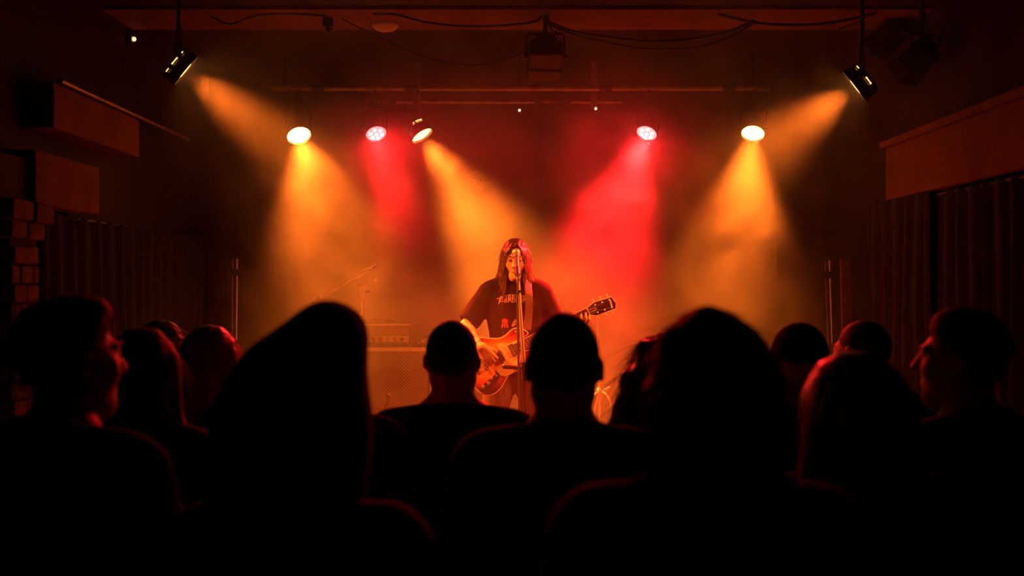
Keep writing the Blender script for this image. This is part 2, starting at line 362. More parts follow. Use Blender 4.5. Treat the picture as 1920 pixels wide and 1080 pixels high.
MB().tube([(0, 0, -0.05), (0, 0, -0.085)], 0.016, 8).build('bolt', BLACKMET, t); MB().box((-0.035, -0.008, -0.075), (0.035, 0.008, -0.062)).build('wing_nut', STEEL, t)
t = thing('indicator_lamp', 'tiny glowing amber indicator light high on the left wall', 'light', T(-2.36, 6.12, 3.33))
MB().box((0, -0.03, -0.04), (0.03, 0.03, 0.04), bev=0.005).build('case', BLACKPL, t); MB().ball((0.036, 0, 0), 0.014, 12).build('glow_ball', emit('indicator_glow', (1, 0.42, 0.18), 3.0), t, smooth=True)
for px, py, lab in ((974, 207, 'tiny added glowing bead for a lamp reflection at the middle of the short pipe'), (1117, 204, 'tiny added glowing bead for a lamp reflection under the strap of the short pipe')):  # glowing beads put in for lamp reflections; their case and stem are made up
    p = at(px, py, 7.30); t = thing('glint_bead', lab, 'light', T(*p))
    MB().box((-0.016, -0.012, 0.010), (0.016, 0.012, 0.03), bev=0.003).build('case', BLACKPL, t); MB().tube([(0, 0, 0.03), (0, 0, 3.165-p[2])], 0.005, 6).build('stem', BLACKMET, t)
    MB().ball((0, -0.004, 0), 0.010, 10).build('glow_ball', emit('glint_glow', (1, 0.5, 0.26), 3.5), t, smooth=True)

def flood(label, loc, rz, tilt, top, w=0.19):
    t = thing('floodlight', label, 'floodlight', T(*loc) @ Matrix.Rotation(R(rz), 4, 'Z'), 'unlit floodlights under the beam')
    Mt = Matrix.Rotation(R(tilt), 4, 'X'); h = w/2
    MB().box((-h, -0.09, -0.055), (h, 0.05, 0.06), Mt, bev=0.012).build('body', BLACKMET, t)
    MB().box((-h*0.6, -0.11, 0.0), (h*0.6, -0.08, 0.075), Mt, bev=0.006).build('ballast_box', BLACKMET, t)
    MB().box((-h*0.92, 0.052, -0.048), (h*0.92, 0.056, 0.052), Mt).build('glass', mat('dark_glass', (0.02, 0.02, 0.02), 0.08, var=0.1, spec=0.8), t)
    for sx in (-1, 1): MB().box((sx*h*1.02, 0.05, -0.06), (sx*h*1.02+sx*0.004, 0.13, 0.06), Mt).build('barn_door', BLACKMET, t)
    for sz in (-1, 1): MB().box((-h, 0.05, sz*0.062), (h, 0.13, sz*0.066), Mt).build('barn_door', BLACKMET, t)
    MB().tube([(-h-0.016, -0.02, -0.01), (-h-0.016, -0.02, 0.12), (-h-0.006, -0.02, 0.135), (h+0.006, -0.02, 0.135), (h+0.016, -0.02, 0.12), (h+0.016, -0.02, -0.01)], 0.008, 6).build('yoke', BLACKMET, t)
    for sx in (-1, 1): MB().tube([(sx*(h+0.004), -0.02, 0), (sx*(h+0.034), -0.02, 0)], 0.016, 10).build('knob', BLACKPL, t)
    MB().tube([(0, -0.02, 0.13), (0, -0.02, top-loc[2])], 0.014, 8).build('stem', BLACKMET, t)
    MB().tube(wave([(0.03, -0.1, 0.04), (0.07, -0.09, 0.11), (0.03, -0.04, 0.16), (0.015, -0.02, top-loc[2])], 14), 0.005, 6).build('lead', RUBBER, t)
    return t
flood('black floodlight hanging from the beam at the centre, seen from behind', at(1022, 108, 5.85), 4, -28, 3.40)
flood('black floodlight high by the right wall, above the edge-on side lamp', at(1672, 66, 5.98), 40, -30, 3.40, 0.15)
flood('black floodlight at the far right beside another floodlight', at(1722, 112, 5.55), 35, -35, 3.40, 0.15)

# ------------------------------------------------------------------ stands and plank by the stage sides
def folded_stand(label, x, y, lean, h=1.6):
    t = thing('folded_microphone_stand', label, 'microphone stand', T(x, y, SF) @ Matrix.Rotation(R(lean), 4, 'Y'), 'folded stands at the sides of the stage')
    MB().tube([(0, 0, 0.05), (0, 0, 0.95)], 0.012, 10).build('lower_tube', BLACKMET, t, smooth=True)
    MB().tube([(0, 0, 0.95), (0, 0, h)], 0.009, 10).build('upper_tube', CHROME, t, smooth=True)
    MB().lathe([(0.017, 0.90), (0.021, 0.92), (0.021, 0.99), (0.015, 1.01)], 12).build('clutch', BLACKPL, t, smooth=True)
    MB().tube([(-0.03, 0.0, 0.55), (-0.032, 0, h-0.01)], 0.006, 8).build('boom', STEEL, t, smooth=True)
    MB().box((-0.045, -0.015, h-0.13), (0.014, 0.015, h-0.08), bev=0.005).build('boom_clamp', BLACKPL, t)
    for a in (80, 200, 320):
        MB().tube([(0, 0, 0.22), (0.05*math.cos(R(a)), 0.05*math.sin(R(a)), 0.012)], 0.008, 8).build('leg', BLACKMET, t)
    return t
folded_stand('folded microphone stand standing nearest the left curtain', at(374, 0, 7.45)[0], 7.45, 1.0, 1.61)
folded_stand('folded microphone stand by the jamb of the stage on the left', at(440, 0, 7.50)[0], 7.50, 0.6, 1.62)
folded_stand('folded microphone stand leaning by the right stage wall', at(1578, 0, 7.15)[0]-0.03, 7.15, -2.0, 1.60)
pl = thing('wooden_board', 'narrow brown board standing upright at the right of the stage', 'board', T(at(1600, 0, 6.75)[0]-0.02, 6.75, SF) @ Matrix.Rotation(R(-1.2), 4, 'Y'))
MB().box((-0.035, -0.012, 0.0), (0.035, 0.012, 1.60), bev=0.003).build('plank', mat('brown_wood', (0.20, 0.10, 0.06), 0.6, var=0.3, scale=12), pl)
MB().box((-0.035, -0.06, 0.0), (0.06, 0.012, 0.03)).build('foot', MATS['brown_wood'], pl)

# ------------------------------------------------------------------ amplifier stack
TOLEX = mat('black_vinyl', (0.035, 0.022, 0.018), 0.6, var=0.3, scale=60, bump=0.3)
PIPING = mat('cream_piping', (0.75, 0.6, 0.42), 0.5, var=0.1)
def grille_mat():
    m = mat('woven_grille_cloth', (0.16, 0.085, 0.05), 0.85, var=0.2, scale=30)
    nt = m.node_tree; b = nt.nodes['Principled BSDF']; tc = [n for n in nt.nodes if n.type == 'TEX_COORD'][0]
    ck = nt.nodes.new('ShaderNodeTexChecker'); ck.inputs['Scale'].default_value = 75
    ck.inputs[1].default_value = (0.26, 0.14, 0.08, 1); ck.inputs[2].default_value = (0.055, 0.028, 0.018, 1)
    nt.links.new(tc.outputs['Object'], ck.inputs[0]); nt.links.new(ck.outputs['Color'], b.inputs['Base Color']); return m
GR = grille_mat()
AY = 7.45; AX0, AX1 = at(622, 0, AY)[0], at(809, 0, AY)[0]; AZ = at(0, 651, AY)[2]
cab = thing('speaker_cabinet', 'tall speaker cabinet with woven grille and cream edging', 'speaker cabinet', T(0, 0, 0))
MB().box((AX0, AY+0.02, SF+0.05), (AX1, AY+0.36, AZ), bev=0.008).build('body', TOLEX, cab)
MB().box((AX0+0.03, AY+0.004, SF+0.08), (AX1-0.03, AY+0.022, AZ-0.035)).build('grille', GR, cab)
for a, b in (((AX0, AY, AZ-0.032), (AX1, AY+0.03, AZ-0.004)), ((AX0, AY, SF+0.05), (AX1, AY+0.03, SF+0.078)), ((AX0, AY, SF+0.078), (AX0+0.026, AY+0.03, AZ-0.032)), ((AX1-0.014, AY-0.002, SF+0.078), (AX1+0.002, AY+0.03, AZ-0.032))):
    MB().box(a, b, bev=0.004).build('piping', PIPING, cab)
for x in (AX0, AX1):
    for y in (AY+0.02, AY+0.33): MB().box((x-0.004 if x == AX0 else x-0.03, y-0.004, AZ-0.03), (x+0.03 if x == AX0 else x+0.004, y+0.034, AZ+0.003), bev=0.004).build('corner_cap', BLACKPL, cab)
for x in (AX0+0.07, AX1-0.07):
    for y in (AY+0.07, AY+0.30): MB().tube([(x-0.015, y, SF+0.028), (x+0.015, y, SF+0.028)], 0.028, 12).build('caster', RUBBER, cab)
for sx, x in ((-1, AX0), (1, AX1)): MB().box((x-0.006, AY+0.13, SF+0.45), (x+0.006, AY+0.25, SF+0.55), bev=0.003).build('side_handle', BLACKPL, cab)
HX0, HX1 = AX0+0.03, at(768, 0, AY)[0]; HZ = at(0, 606, AY)[2]; HB = AZ+0.016
hd = thing('amplifier_head', 'small amplifier head with a pale knob strip on the cabinet', 'amplifier', T(0, 0, 0))
MB().box((HX0, AY+0.06, HB), (HX1, AY+0.30, HZ), bev=0.008).build('case', TOLEX, hd)
MB().box((HX0+0.012, AY+0.052, HB+0.072), (HX1-0.012, AY+0.062, HZ-0.018)).build('grille', GR, hd)
cp = MB().box((HX0+0.012, AY+0.050, HB+0.018), (HX1-0.012, AY+0.062, HB+0.066)).build('control_strip', mat('pale_gold_panel', (0.62, 0.46, 0.26), 0.35, 0.4, var=0.1), hd)
MB().box((HX0, AY+0.052, HZ-0.018), (HX1, AY+0.064, HZ-0.010)).build('piping', PIPING, hd)
for i in range(9):
    x = HX0+0.06+i*(HX1-HX0-0.12)/8
    k = MB().lathe([(0.013, 0), (0.013, 0.014), (0.009, 0.020), (0.002, 0.021)], 12, axis_frame((x, AY+0.050, HB+0.044), (0, -1, 0))).build('knob', CHROME if i == 6 else BLACKPL, hd, smooth=True)
    MB().box((x-0.012, AY+0.0485, HB+0.021), (x+0.012, AY+0.0505, HB+0.027)).build('printed_mark', BLACKPL, cp)
MB().tube(wave([(HX0+0.16, AY+0.18, HZ), (HX0+0.20, AY+0.18, HZ+0.025), (HX0+0.38, AY+0.18, HZ+0.025), (HX0+0.42, AY+0.18, HZ)], 16), 0.010, 8, flat=0.6).build('handle', mat('worn_strap', (0.30, 0.2, 0.13), 0.4, var=0.2), hd, smooth=True)
for x in (HX0+0.04, HX1-0.04):
    for y in (AY+0.09, AY+0.26): MB().lathe([(0.014, AZ-0.001), (0.017, HB)], 10, T(x, y, 0)).build('rubber_foot', RUBBER, hd)
p = at(795, 633, 7.58)
cup = thing('paper_cup', 'tipped pale paper cup on the end of the speaker cabinet', 'cup', Matrix.Translation((p[0]-0.02, 7.58, AZ+0.030)) @ Matrix.Rotation(R(82), 4, 'Y'))
MB().lathe([(0.021, 0), (0.030, 0.075), (0.032, 0.076), (0.029, 0.074), (0.0205, 0.004)], 16).build('wall', mat('pale_paper', (0.7, 0.55, 0.4), 0.7, var=0.1), cup, smooth=True)
MB().lathe([(0.0205, 0.002), (0.0205, 0.005)], 16).build('bottom', MATS['pale_paper'], cup)
fp = thing('effects_pedal', 'flat effects pedal lying on the cabinet beside the amplifier head', 'pedal', T(at(771, 0, 7.5)[0]+0.05, 7.56, AZ))
MB().box((-0.055, -0.045, 0), (0.055, 0.045, 0.022), bev=0.004).build('case', BLACKMET, fp); MB().lathe([(0.009, 0.022), (0.009, 0.03)], 10).build('switch', CHROME, fp)
for x in (-0.03, 0.03): MB().lathe([(0.007, 0.022), (0.006, 0.033)], 10, T(x, 0.025, 0)).build('knob', BLACKPL, fp)
bt = thing('glass_bottle', 'small glass bottle standing in front of the speaker cabinet', 'bottle', T(at(728, 0, 6.85)[0], 6.85, 0))
GL = mat('brown_bottle_glass', (0.16, 0.08, 0.03), 0.08, var=0.1, spec=0.8)
zt = at(0, 737, 6.85)[2]
mbx = thing('flight_case', 'low black flight case in front of the speaker cabinet', 'case', T(at(728, 0, 6.85)[0]+0.09, 6.85, SF))
MB().box((-0.22, -0.15, 0.01), (0.22, 0.15, zt-SF-0.23), bev=0.006).build('body', BLACKPL, mbx)
for z in (0.02, zt-SF-0.24): MB().box((-0.224, -0.154, z-0.01), (0.224, 0.154, z+0.008), bev=0.003).build('metal_edge', STEEL, mbx)
for x in (-0.1, 0.1): MB().box((x-0.03, -0.16, (zt-SF)*0.45), (x+0.03, -0.15, (zt-SF)*0.45+0.05), bev=0.003).build('latch', STEEL, mbx)
for x in (-0.18, 0.18):
    for y in (-0.11, 0.11): MB().box((x-0.02, y-0.02, 0), (x+0.02, y+0.02, 0.012)).build('rubber_foot', RUBBER, mbx)
b0 = zt-0.228
MB().lathe([(0.028, b0), (0.030, b0+0.008), (0.030, b0+0.13), (0.013, b0+0.175), (0.012, b0+0.222)], 18).build('body', GL, bt, smooth=True)
MB().lathe([(0.0145, b0+0.216), (0.0145, b0+0.228)], 14).build('cap', CHROME, bt, smooth=True)
MB().lathe([(0.0306, b0+0.04), (0.0306, b0+0.10)], 18, cap=False).build('label_band', PIPING, bt, smooth=True)

# boom stand beside the amplifier
by = 7.15; bp = at(677, 0, by)[0]; top = at(0, 545, by)[2]
bs = thing('boom_stand', 'boom microphone stand rising beside the amplifier head', 'microphone stand', T(bp, by, SF))
hz = top-SF
MB().tube([(0, 0, 0.10), (0, 0, hz-0.30)], 0.014, 10).build('lower_tube', BLACKMET, bs, smooth=True)
MB().tube([(0, 0, hz-0.32), (0, 0, hz)], 0.010, 10).build('upper_tube', STEEL, bs, smooth=True)
MB().lathe([(0.018, hz-0.36), (0.024, hz-0.34), (0.024, hz-0.25), (0.016, hz-0.23)], 12).build('clutch', BLACKPL, bs, smooth=True)
MB().box((-0.02, -0.02, hz-0.06), (0.028, 0.02, hz+0.04), bev=0.006).build('boom_clamp', STEEL, bs)
MB().tube([(0.02, 0, hz), (0.07, 0, hz)], 0.012, 8).build('wing_knob', BLACKPL, bs)
e0 = Vector(at(600, 558, by))-Vector((bp, by, SF)); e1 = Vector(at(686, 511, by))-Vector((bp, by, SF))
MB().tube([e0, e1], 0.008, 8).build('boom', STEEL, bs, smooth=True)
MB().tube([e0+(e0-e1).normalized()*0.07, e0], 0.016, 10).build('counterweight', BLACKPL, bs, smooth=True)
for a in (90, 210, 330):
    c, s_ = math.cos(R(a)), math.sin(R(a))
    MB().tube([(0, 0, 0.17), (0.27*c, 0.27*s_, 0.012)], 0.009, 8).build('leg', BLACKMET, bs)
bm2 = thing('boom_microphone', 'slim pale microphone on the boom end beside the amplifier', 'microphone', T(bp, by, SF))
d_ = Vector((0.085, -0.01, 0.032)); s0 = e1+Vector((-0.02, 0, 0.012))
MB().tube([s0, s0+d_*0.75], [0.010, 0.012], 10).build('body', CHROME, bm2, smooth=True); MB().tube([s0+d_*0.75, s0+d_*1.1], [0.013, 0.011], 10).build('grille', STEEL, bm2, smooth=True)

# chrome stand on the right, half hidden by the crowd
sy = 6.9; sx_ = at(1124, 0, sy)[0]
hs = thing('chrome_stand', 'chrome stand with splayed curved legs between the two near heads', 'stand', T(sx_, sy, SF))
hub = at(1121, 735, sy)[2]-SF
MB().tube([(0.012, 0, 0.02), (0.004, 0, hub), (-0.008, 0, hub+0.26)], 0.011, 10).build('post', CHROME, hs, smooth=True)
MB().tube([(-0.008, 0, hub+0.2), (-0.012, 0, at(0, 590, sy)[2]-SF)], 0.004, 8).build('upper_rod', STEEL, hs, smooth=True)
MB().lathe([(0.022, hub-0.03), (0.027, hub-0.015), (0.027, hub+0.015), (0.018, hub+0.03)], 14).build('hub', CHROME, hs, smooth=True)
MB().tube(wave([(0.01, -0.01, hub+0.01), (0.045, -0.03, hub-0.015), (0.072, -0.05, hub-0.07), (0.08, -0.06, hub-0.16), (0.10, -0.10, 0.012)], 24), 0.010, 8).build('leg', CHROME, hs, smooth=True)
MB().tube([(-0.01, -0.01, hub), (-0.095, -0.05, hub-0.06), (-0.26, -0.12, 0.012)], 0.010, 8).build('leg', CHROME, hs, smooth=True)
MB().tube([(0, 0.02, hub-0.01), (-0.028, 0.03, hub-0.12), (-0.06, 0.2, 0.012)], 0.009, 8).build('leg', CHROME, hs, smooth=True)
MB().tube([(0.02, 0.01, hub), (0.075, 0.02, hub+0.03)], 0.010, 8).build('arm', CHROME, hs, smooth=True); MB().tube([(-0.02, 0.01, hub+0.005), (-0.055, 0.02, hub+0.03)], 0.008, 8).build('arm', CHROME, hs, smooth=True)

# ------------------------------------------------------------------ soft-union solids for bodies, clothes and hair
class Field:
    def __init__(s, lo, hi, h):
        s.h = h; s.lo = np.array(lo, np.float32); n = np.ceil((np.array(hi)-np.array(lo))/h).astype(int)+1
        s.n = n; s.D = np.full(tuple(n), 0.5, np.float32)
        s.ax = [s.lo[i]+h*np.arange(n[i], dtype=np.float32) for i in range(3)]
        s.M = Matrix.Identity(4)
    def _blk(s, a, b):
        sl = []
        for i in range(3):
            i0 = int(max(0, math.floor((a[i]-s.lo[i])/s.h))); i1 = int(min(s.n[i], math.ceil((b[i]-s.lo[i])/s.h)+1))
            if i1 <= i0: return None
            sl.append(slice(i0, i1))
        return tuple(sl)
    def _xyz(s, sl): return s.ax[0][sl[0]][:, None, None], s.ax[1][sl[1]][None, :, None], s.ax[2][sl[2]][None, None, :]
    def _mix(s, sl, d, k, sub):
        A = s.D[sl]
        if sub:
            d = -d; h = np.clip(k-np.abs(A-d), 0, None)/k; s.D[sl] = np.maximum(A, d)+h*h*k*0.25
        else:
            h = np.clip(k-np.abs(A-d), 0, None)/k; s.D[sl] = np.minimum(A, d)-h*h*k*0.25
    def cap(s, a, b, ra, rb=None, k=0.02, sub=False):
        rb = ra if rb is None else rb; a = s.M @ Vector(a); b = s.M @ Vector(b); g = k+3*s.h
        lo = [min(a[i]-ra, b[i]-rb)-g for i in range(3)]; hi = [max(a[i]+ra, b[i]+rb)+g for i in range(3)]
        sl = s._blk(lo, hi)
        if sl is None: return s
        X, Y, Z = s._xyz(sl); d = b-a; L = max(d.length_squared, 1e-12)
        t = np.clip(((X-a.x)*d.x+(Y-a.y)*d.y+(Z-a.z)*d.z)/L, 0, 1)
        q = np.sqrt((X-a.x-t*d.x)**2+(Y-a.y-t*d.y)**2+(Z-a.z-t*d.z)**2)-(ra+(rb-ra)*t)
        s._mix(sl, q, k, sub); return s
    def ell(s, c, r, k=0.02, rot=None, sub=False):
        Mr = s.M.to_3x3() @ (rot.to_3x3() if rot is not None else Matrix.Identity(3)); c = s.M @ Vector(c); sc = Mr.col[0].length
        Mi = Mr.normalized().transposed(); r = [x*sc for x in r]; m = max(r)+k+3*s.h
        sl = s._blk([x-m for x in c], [x+m for x in c])
        if sl is None: return s
        X, Y, Z = s._xyz(sl); X = X-c.x; Y = Y-c.y; Z = Z-c.z
        u = [(Mi[i][0]*X+Mi[i][1]*Y+Mi[i][2]*Z) for i in range(3)]
        k0 = np.sqrt((u[0]/r[0])**2+(u[1]/r[1])**2+(u[2]/r[2])**2); k1 = np.sqrt((u[0]/r[0]**2)**2+(u[1]/r[1]**2)**2+(u[2]/r[2]**2)**2)+1e-9
        s._mix(sl, k0*(k0-1)/k1, k, sub); return s
    def keep(s, n, p, k=0.01, M=True):
        """keep the side of a plane that its normal n points away from"""
        n = Vector(n).normalized(); p = Vector(p)
        if M: n = (s.M.to_3x3() @ n).normalized(); p = s.M @ p
        X, Y, Z = s._xyz((slice(None),)*3); d = (X-p.x)*n.x+(Y-p.y)*n.y+(Z-p.z)*n.z
        h = np.clip(k-np.abs(s.D-d), 0, None)/k; s.D = np.maximum(s.D, d)+h*h*k*0.25; return s
    def ripple(s, amp, fx, fy, fz, ph=0):
        X, Y, Z = s._xyz((slice(None),)*3)
        s.D = s.D+amp*(np.sin(fx*X+1.7*np.sin(fz*0.37*Z)+ph)*np.sin(fy*Y+ph*1.3+0.8*np.sin(fx*0.4*X))+0.6*np.sin(fz*Z+fx*0.6*X+ph*0.7)).astype(np.float32); return s
    def mesh(s):
        D = s.D; D = D.copy(); D[0] = D[-1] = 0.1; D[:, 0] = D[:, -1] = 0.1; D[:, :, 0] = D[:, :, -1] = 0.1
        S_ = D < 0; c = np.zeros(tuple(np.array(D.shape)-1), np.uint8)
        for i in (0, 1):
            for j in (0, 1):
                for k in (0, 1): c += S_[i:D.shape[0]-1+i, j:D.shape[1]-1+j, k:D.shape[2]-1+k]
        act = (c > 0) & (c < 8); idx = np.argwhere(act); ids = np.full(act.shape, -1, np.int32); ids[act] = np.arange(len(idx))
        cor = np.array([(i, j, k) for i in (0, 1) for j in (0, 1) for k in (0, 1)])
        V = np.stack([D[idx[:, 0]+o[0], idx[:, 1]+o[1], idx[:, 2]+o[2]] for o in cor], 1)
        acc = np.zeros((len(idx), 3)); cnt = np.zeros(len(idx))
        for a in range(8):
            for b in range(a+1, 8):
                if np.abs(cor[a]-cor[b]).sum() != 1: continue
                va, vb = V[:, a], V[:, b]; x = (va < 0) != (vb < 0); t = np.where(x, va/np.where(x, va-vb, 1), 0)
                acc += np.where(x[:, None], cor[a]+(cor[b]-cor[a])*t[:, None], 0); cnt += x
        P = (idx+acc/np.maximum(cnt, 1)[:, None])*s.h+s.lo
        Q = []
        for ax in range(3):
            o1, o2 = [(1, 2), (2, 0), (0, 1)][ax]
            A = np.take(S_, range(0, D.shape[ax]-1), ax); B = np.take(S_, range(1, D.shape[ax]), ax)
            e = np.argwhere(A != B); e = e[(e[:, o1] > 0) & (e[:, o2] > 0) & (e[:, o1] < D.shape[o1]-1) & (e[:, o2] < D.shape[o2]-1)]
            ins = A[e[:, 0], e[:, 1], e[:, 2]]
            def cid(d1, d2):
                q = e.copy(); q[:, o1] += d1; q[:, o2] += d2; return ids[q[:, 0], q[:, 1], q[:, 2]]
            f = np.stack([cid(-1, -1), cid(0, -1), cid(0, 0), cid(-1, 0)], 1)
            f[~ins] = f[~ins][:, ::-1]; Q.append(f)
        return P, np.concatenate(Q)
def np_mesh(name, P, Q, m, parent=None, extra=None):
    nv = len(P); me = bpy.data.meshes.new(name); Q = np.asarray(Q); nt_ = 0
    if extra is not None:
        P = np.concatenate([P, extra[0]]); Q = np.concatenate([Q, np.asarray(extra[1])+nv])
    me.vertices.add(len(P)); me.vertices.foreach_set('co', np.asarray(P, np.float32).ravel())
    me.loops.add(len(Q)*4); me.loops.foreach_set('vertex_index', Q.astype(np.int32).ravel())
    me.polygons.add(len(Q)); me.polygons.foreach_set('loop_start', np.arange(0, len(Q)*4, 4, dtype=np.int32)); me.polygons.foreach_set('loop_total', np.full(len(Q), 4, np.int32))
    me.polygons.foreach_set('use_smooth', np.ones(len(Q), bool)); me.update(calc_edges=True); me.validate()
    me.materials.append(m); return link(name, me, parent)
def strands(P, Q, n, length, r=0.0011, lift=0.006, seg=6, crown=None, zmin=None, rng=None, wavy=0.0, down=1.0, jit=0.2, out=0.8):
    """fine hair strands lying over a hair surface, combed outward from the crown and down"""
    rng = rng or np.random.default_rng(3)
    N = np.zeros_like(P); a, b, c = P[Q[:, 0]], P[Q[:, 1]], P[Q[:, 2]]; fn = np.cross(b-a, c-a)
    for i in range(4): np.add.at(N, Q[:, i], fn)
    N /= (np.linalg.norm(N, axis=1)[:, None]+1e-9)
    pick = rng.choice(len(P), min(n, len(P)), replace=False); p = P[pick].copy(); nn = N[pick]
    g = np.zeros_like(p); g[:, 2] = -down
    if crown is not None:
        o = p-np.array(crown); o[:, 2] = 0; g += o/(np.linalg.norm(o, axis=1)[:, None]+1e-6)*out
    g += rng.normal(0, jit, g.shape)
    L = length*rng.uniform(0.5, 1.2, len(p)); rows = [p-nn*0.003]; ph = rng.uniform(0, 6.28, len(p)); lf = lift*rng.uniform(0.0, 1.0, len(p))**2
    dirn = None
    for i in range(1, seg):
        t = g-(g*nn).sum(1)[:, None]*nn*0.9; t /= (np.linalg.norm(t, axis=1)[:, None]+1e-9)
        if dirn is None: dirn = t
        dirn = dirn*0.7+t*0.3; dirn[:, 2] -= 0.12*down; dirn /= (np.linalg.norm(dirn, axis=1)[:, None]+1e-9)
        q = rows[-1]+dirn*(L/seg)[:, None]; q = q+nn*(lf*np.sin(math.pi*i/seg))[:, None]*(0.6)
        if wavy: q = q+np.stack([np.sin(ph+i*1.7), np.cos(ph+i*1.3), 0*ph], 1)*wavy
        rows.append(q)
    m = len(p); VV = []; 
    for i, q in enumerate(rows):
        rr = r*(1-0.75*i/(seg-1)); x = np.cross(dirn, nn); x /= (np.linalg.norm(x, axis=1)[:, None]+1e-9); y = np.cross(x, dirn)
        for ang in (0, 2.094, 4.189): VV.append(q+(x*math.cos(ang)+y*math.sin(ang))*rr)
    VV = np.stack(VV, 1); FF = []                      # (m, seg*3, 3)
    base = np.arange(m)*seg*3
    for i in range(seg-1):
        for j in range(3):
            FF.append(np.stack([base+i*3+j, base+i*3+(j+1) % 3, base+(i+1)*3+(j+1) % 3, base+(i+1)*3+j], 1))
    return VV.reshape(-1, 3), np.concatenate(FF)

# ------------------------------------------------------------------ anatomy (local frame: feet at the origin, facing +Y, 1.75 m tall)
def head_parts(F):
    F.ell((0, -0.016, 0.030), (0.075, 0.096, 0.090), 0.02)
    F.ell((0, 0.034, -0.040), (0.058, 0.060, 0.078), 0.04)
    F.cap((0, 0.066, -0.104), (0, 0.070, -0.100), 0.022, 0.022, 0.03)
    for s in (-1, 1):
        F.cap((s*0.050, 0.004, -0.052), (s*0.020, 0.060, -0.100), 0.018, 0.018, 0.03)
        F.ell((s*0.042, 0.058, -0.022), (0.024, 0.024, 0.026), 0.03)
        F.ell((s*0.031, 0.101, 0.006), (0.018, 0.014, 0.013), 0.014, sub=True)
        F.ell((s*0.031, 0.080, 0.005), (0.0145, 0.013, 0.0115), 0.004)
        F.ell((s*0.079, -0.008, -0.002), (0.009, 0.020, 0.032), 0.008, Matrix.Rotation(R(-12), 3, 'X') @ Matrix.Rotation(R(s*18), 3, 'Z'))
        F.ell((s*0.086, -0.004, 0.000), (0.006, 0.010, 0.018), 0.006, sub=True)
        F.cap((s*0.012, 0.099, -0.030), (s*0.011, 0.100, -0.029), 0.0085, 0.0085, 0.008)
        F.cap((s*0.012, 0.091, 0.024), (s*0.042, 0.078, 0.027), 0.009, 0.007, 0.016)
    F.cap((0, 0.091, 0.016), (0, 0.113, -0.024), 0.0075, 0.0125, 0.012)
    F.cap((-0.019, 0.083, -0.060), (0.019, 0.083, -0.060), 0.006, 0.006, 0.008); F.cap((0, 0.092, -0.058), (0, 0.092, -0.058), 0.007, 0.007, 0.010)
    F.cap((-0.015, 0.085, -0.072), (0.015, 0.085, -0.072), 0.0075, 0.0075, 0.008)
    F.cap((-0.022, 0.099, -0.0655), (0.022, 0.099, -0.0655), 0.0035, 0.0035, 0.004, sub=True)
def torso(F, g, w=1.0, belly=0.0):
    F.ell((0, 0, 0.95), (0.160+g, 0.108+g, 0.12+g), 0.06); F.ell((0, 0.005+belly, 1.10), (0.142+g, 0.100+g+belly, 0.15+g), 0.08)
    F.ell((0, 0.0, 1.29), (0.165*w+g, 0.112+g, 0.18+g), 0.08)
    F.cap((-0.145*w, -0.012, 1.415), (0.145*w, -0.012, 1.415), 0.058+g, 0.058+g, 0.05)
    for s in (-1, 1): F.cap((s*0.125*w, -0.012, 1.430), (s*0.040, -0.014, 1.485), 0.040+g, 0.046+g, 0.04)
    F.cap((0, -0.016, 1.42), (0, -0.008, 1.56), 0.060+g, 0.053+g, 0.04)
def arm(F, g, sh, el, wr, t0=0.0, t1=1.0):
    sh, el, wr = Vector(sh), Vector(el), Vector(wr)
    F.cap(sh, el, 0.054+g, 0.042+g, 0.03)
    if t1 > 0: F.cap(el, el.lerp(wr, t1), 0.043+g, (0.043+(0.028-0.043)*t1)+g, 0.02); F.ell(el.lerp(wr, 0.25*t1), (0.042+g,)*3, 0.04) if t1 > 0.5 else None
def leg(F, g, hip, kn, an):
    F.cap(hip, kn, 0.086+g, 0.058+g, 0.05); F.cap(kn, an, 0.056+g, 0.037+g, 0.03)
    F.ell(Vector(kn).lerp(Vector(an), 0.28)+Vector((0, -0.018, 0)), (0.050+g, 0.052+g, 0.10+g), 0.04)
FL = [(0.044, 0.026, 0.020), (0.049, 0.031, 0.022), (0.045, 0.029, 0.021), (0.036, 0.021, 0.018)]
def hand(F, wr, d, n, tb, curl=(0.35, 0.45, 0.3), spread=0.06, thumb=(0.5, 0.75, 0.25), sc=1.0, rr=1.0):
    """d finger direction, n side the palm faces, tb thumb side"""
    wr = Vector(wr); d = Vector(d).normalized(); n = Vector(n); n = (n-d*n.dot(d)).normalized(); b = d.cross(n); b = b if b.dot(Vector(tb)) > 0 else -b
    offs = (0.031, 0.0105, -0.0105, -0.030); kl = (0.088, 0.092, 0.087, 0.078)
    for i in range(4):
        kn = wr+(d*kl[i]+b*offs[i])*sc
        F.cap(wr+b*offs[i]*0.55*sc+d*0.006, kn, 0.0155*sc, 0.0115*sc, 0.014*sc)
        p = kn; dd = (d+b*spread*(1.5-i)).normalized(); a = 0
        for j in range(3):
            a += curl[j]*(1+0.06*i); q = p+(dd*math.cos(a)+n*math.sin(a))*FL[i][j]*sc
            r0 = (0.0100, 0.0090, 0.0082, 0.0072); F.cap(p, q, r0[j]*sc*rr, r0[j+1]*sc*rr, 0.005*sc); p = q
    F.cap(wr+b*0.016*sc+d*0.01*sc, wr+(d*0.045+b*0.028+n*0.010)*sc, 0.017*sc, 0.014*sc, 0.018*sc)
    t0 = wr+(d*0.040+b*0.030+n*0.010)*sc; td = (d*thumb[0]+b*thumb[1]+n*thumb[2]).normalized(); t1 = t0+td*0.036*sc
    td2 = (d*(thumb[0]+0.5)+b*(thumb[1]-0.3)+n*(thumb[2]+0.15)).normalized()
    F.cap(t0, t1, 0.0125*sc, 0.0105*sc, 0.008*sc); F.cap(t1, t1+td2*0.029*sc, 0.0102*sc, 0.0085*sc, 0.004*sc)

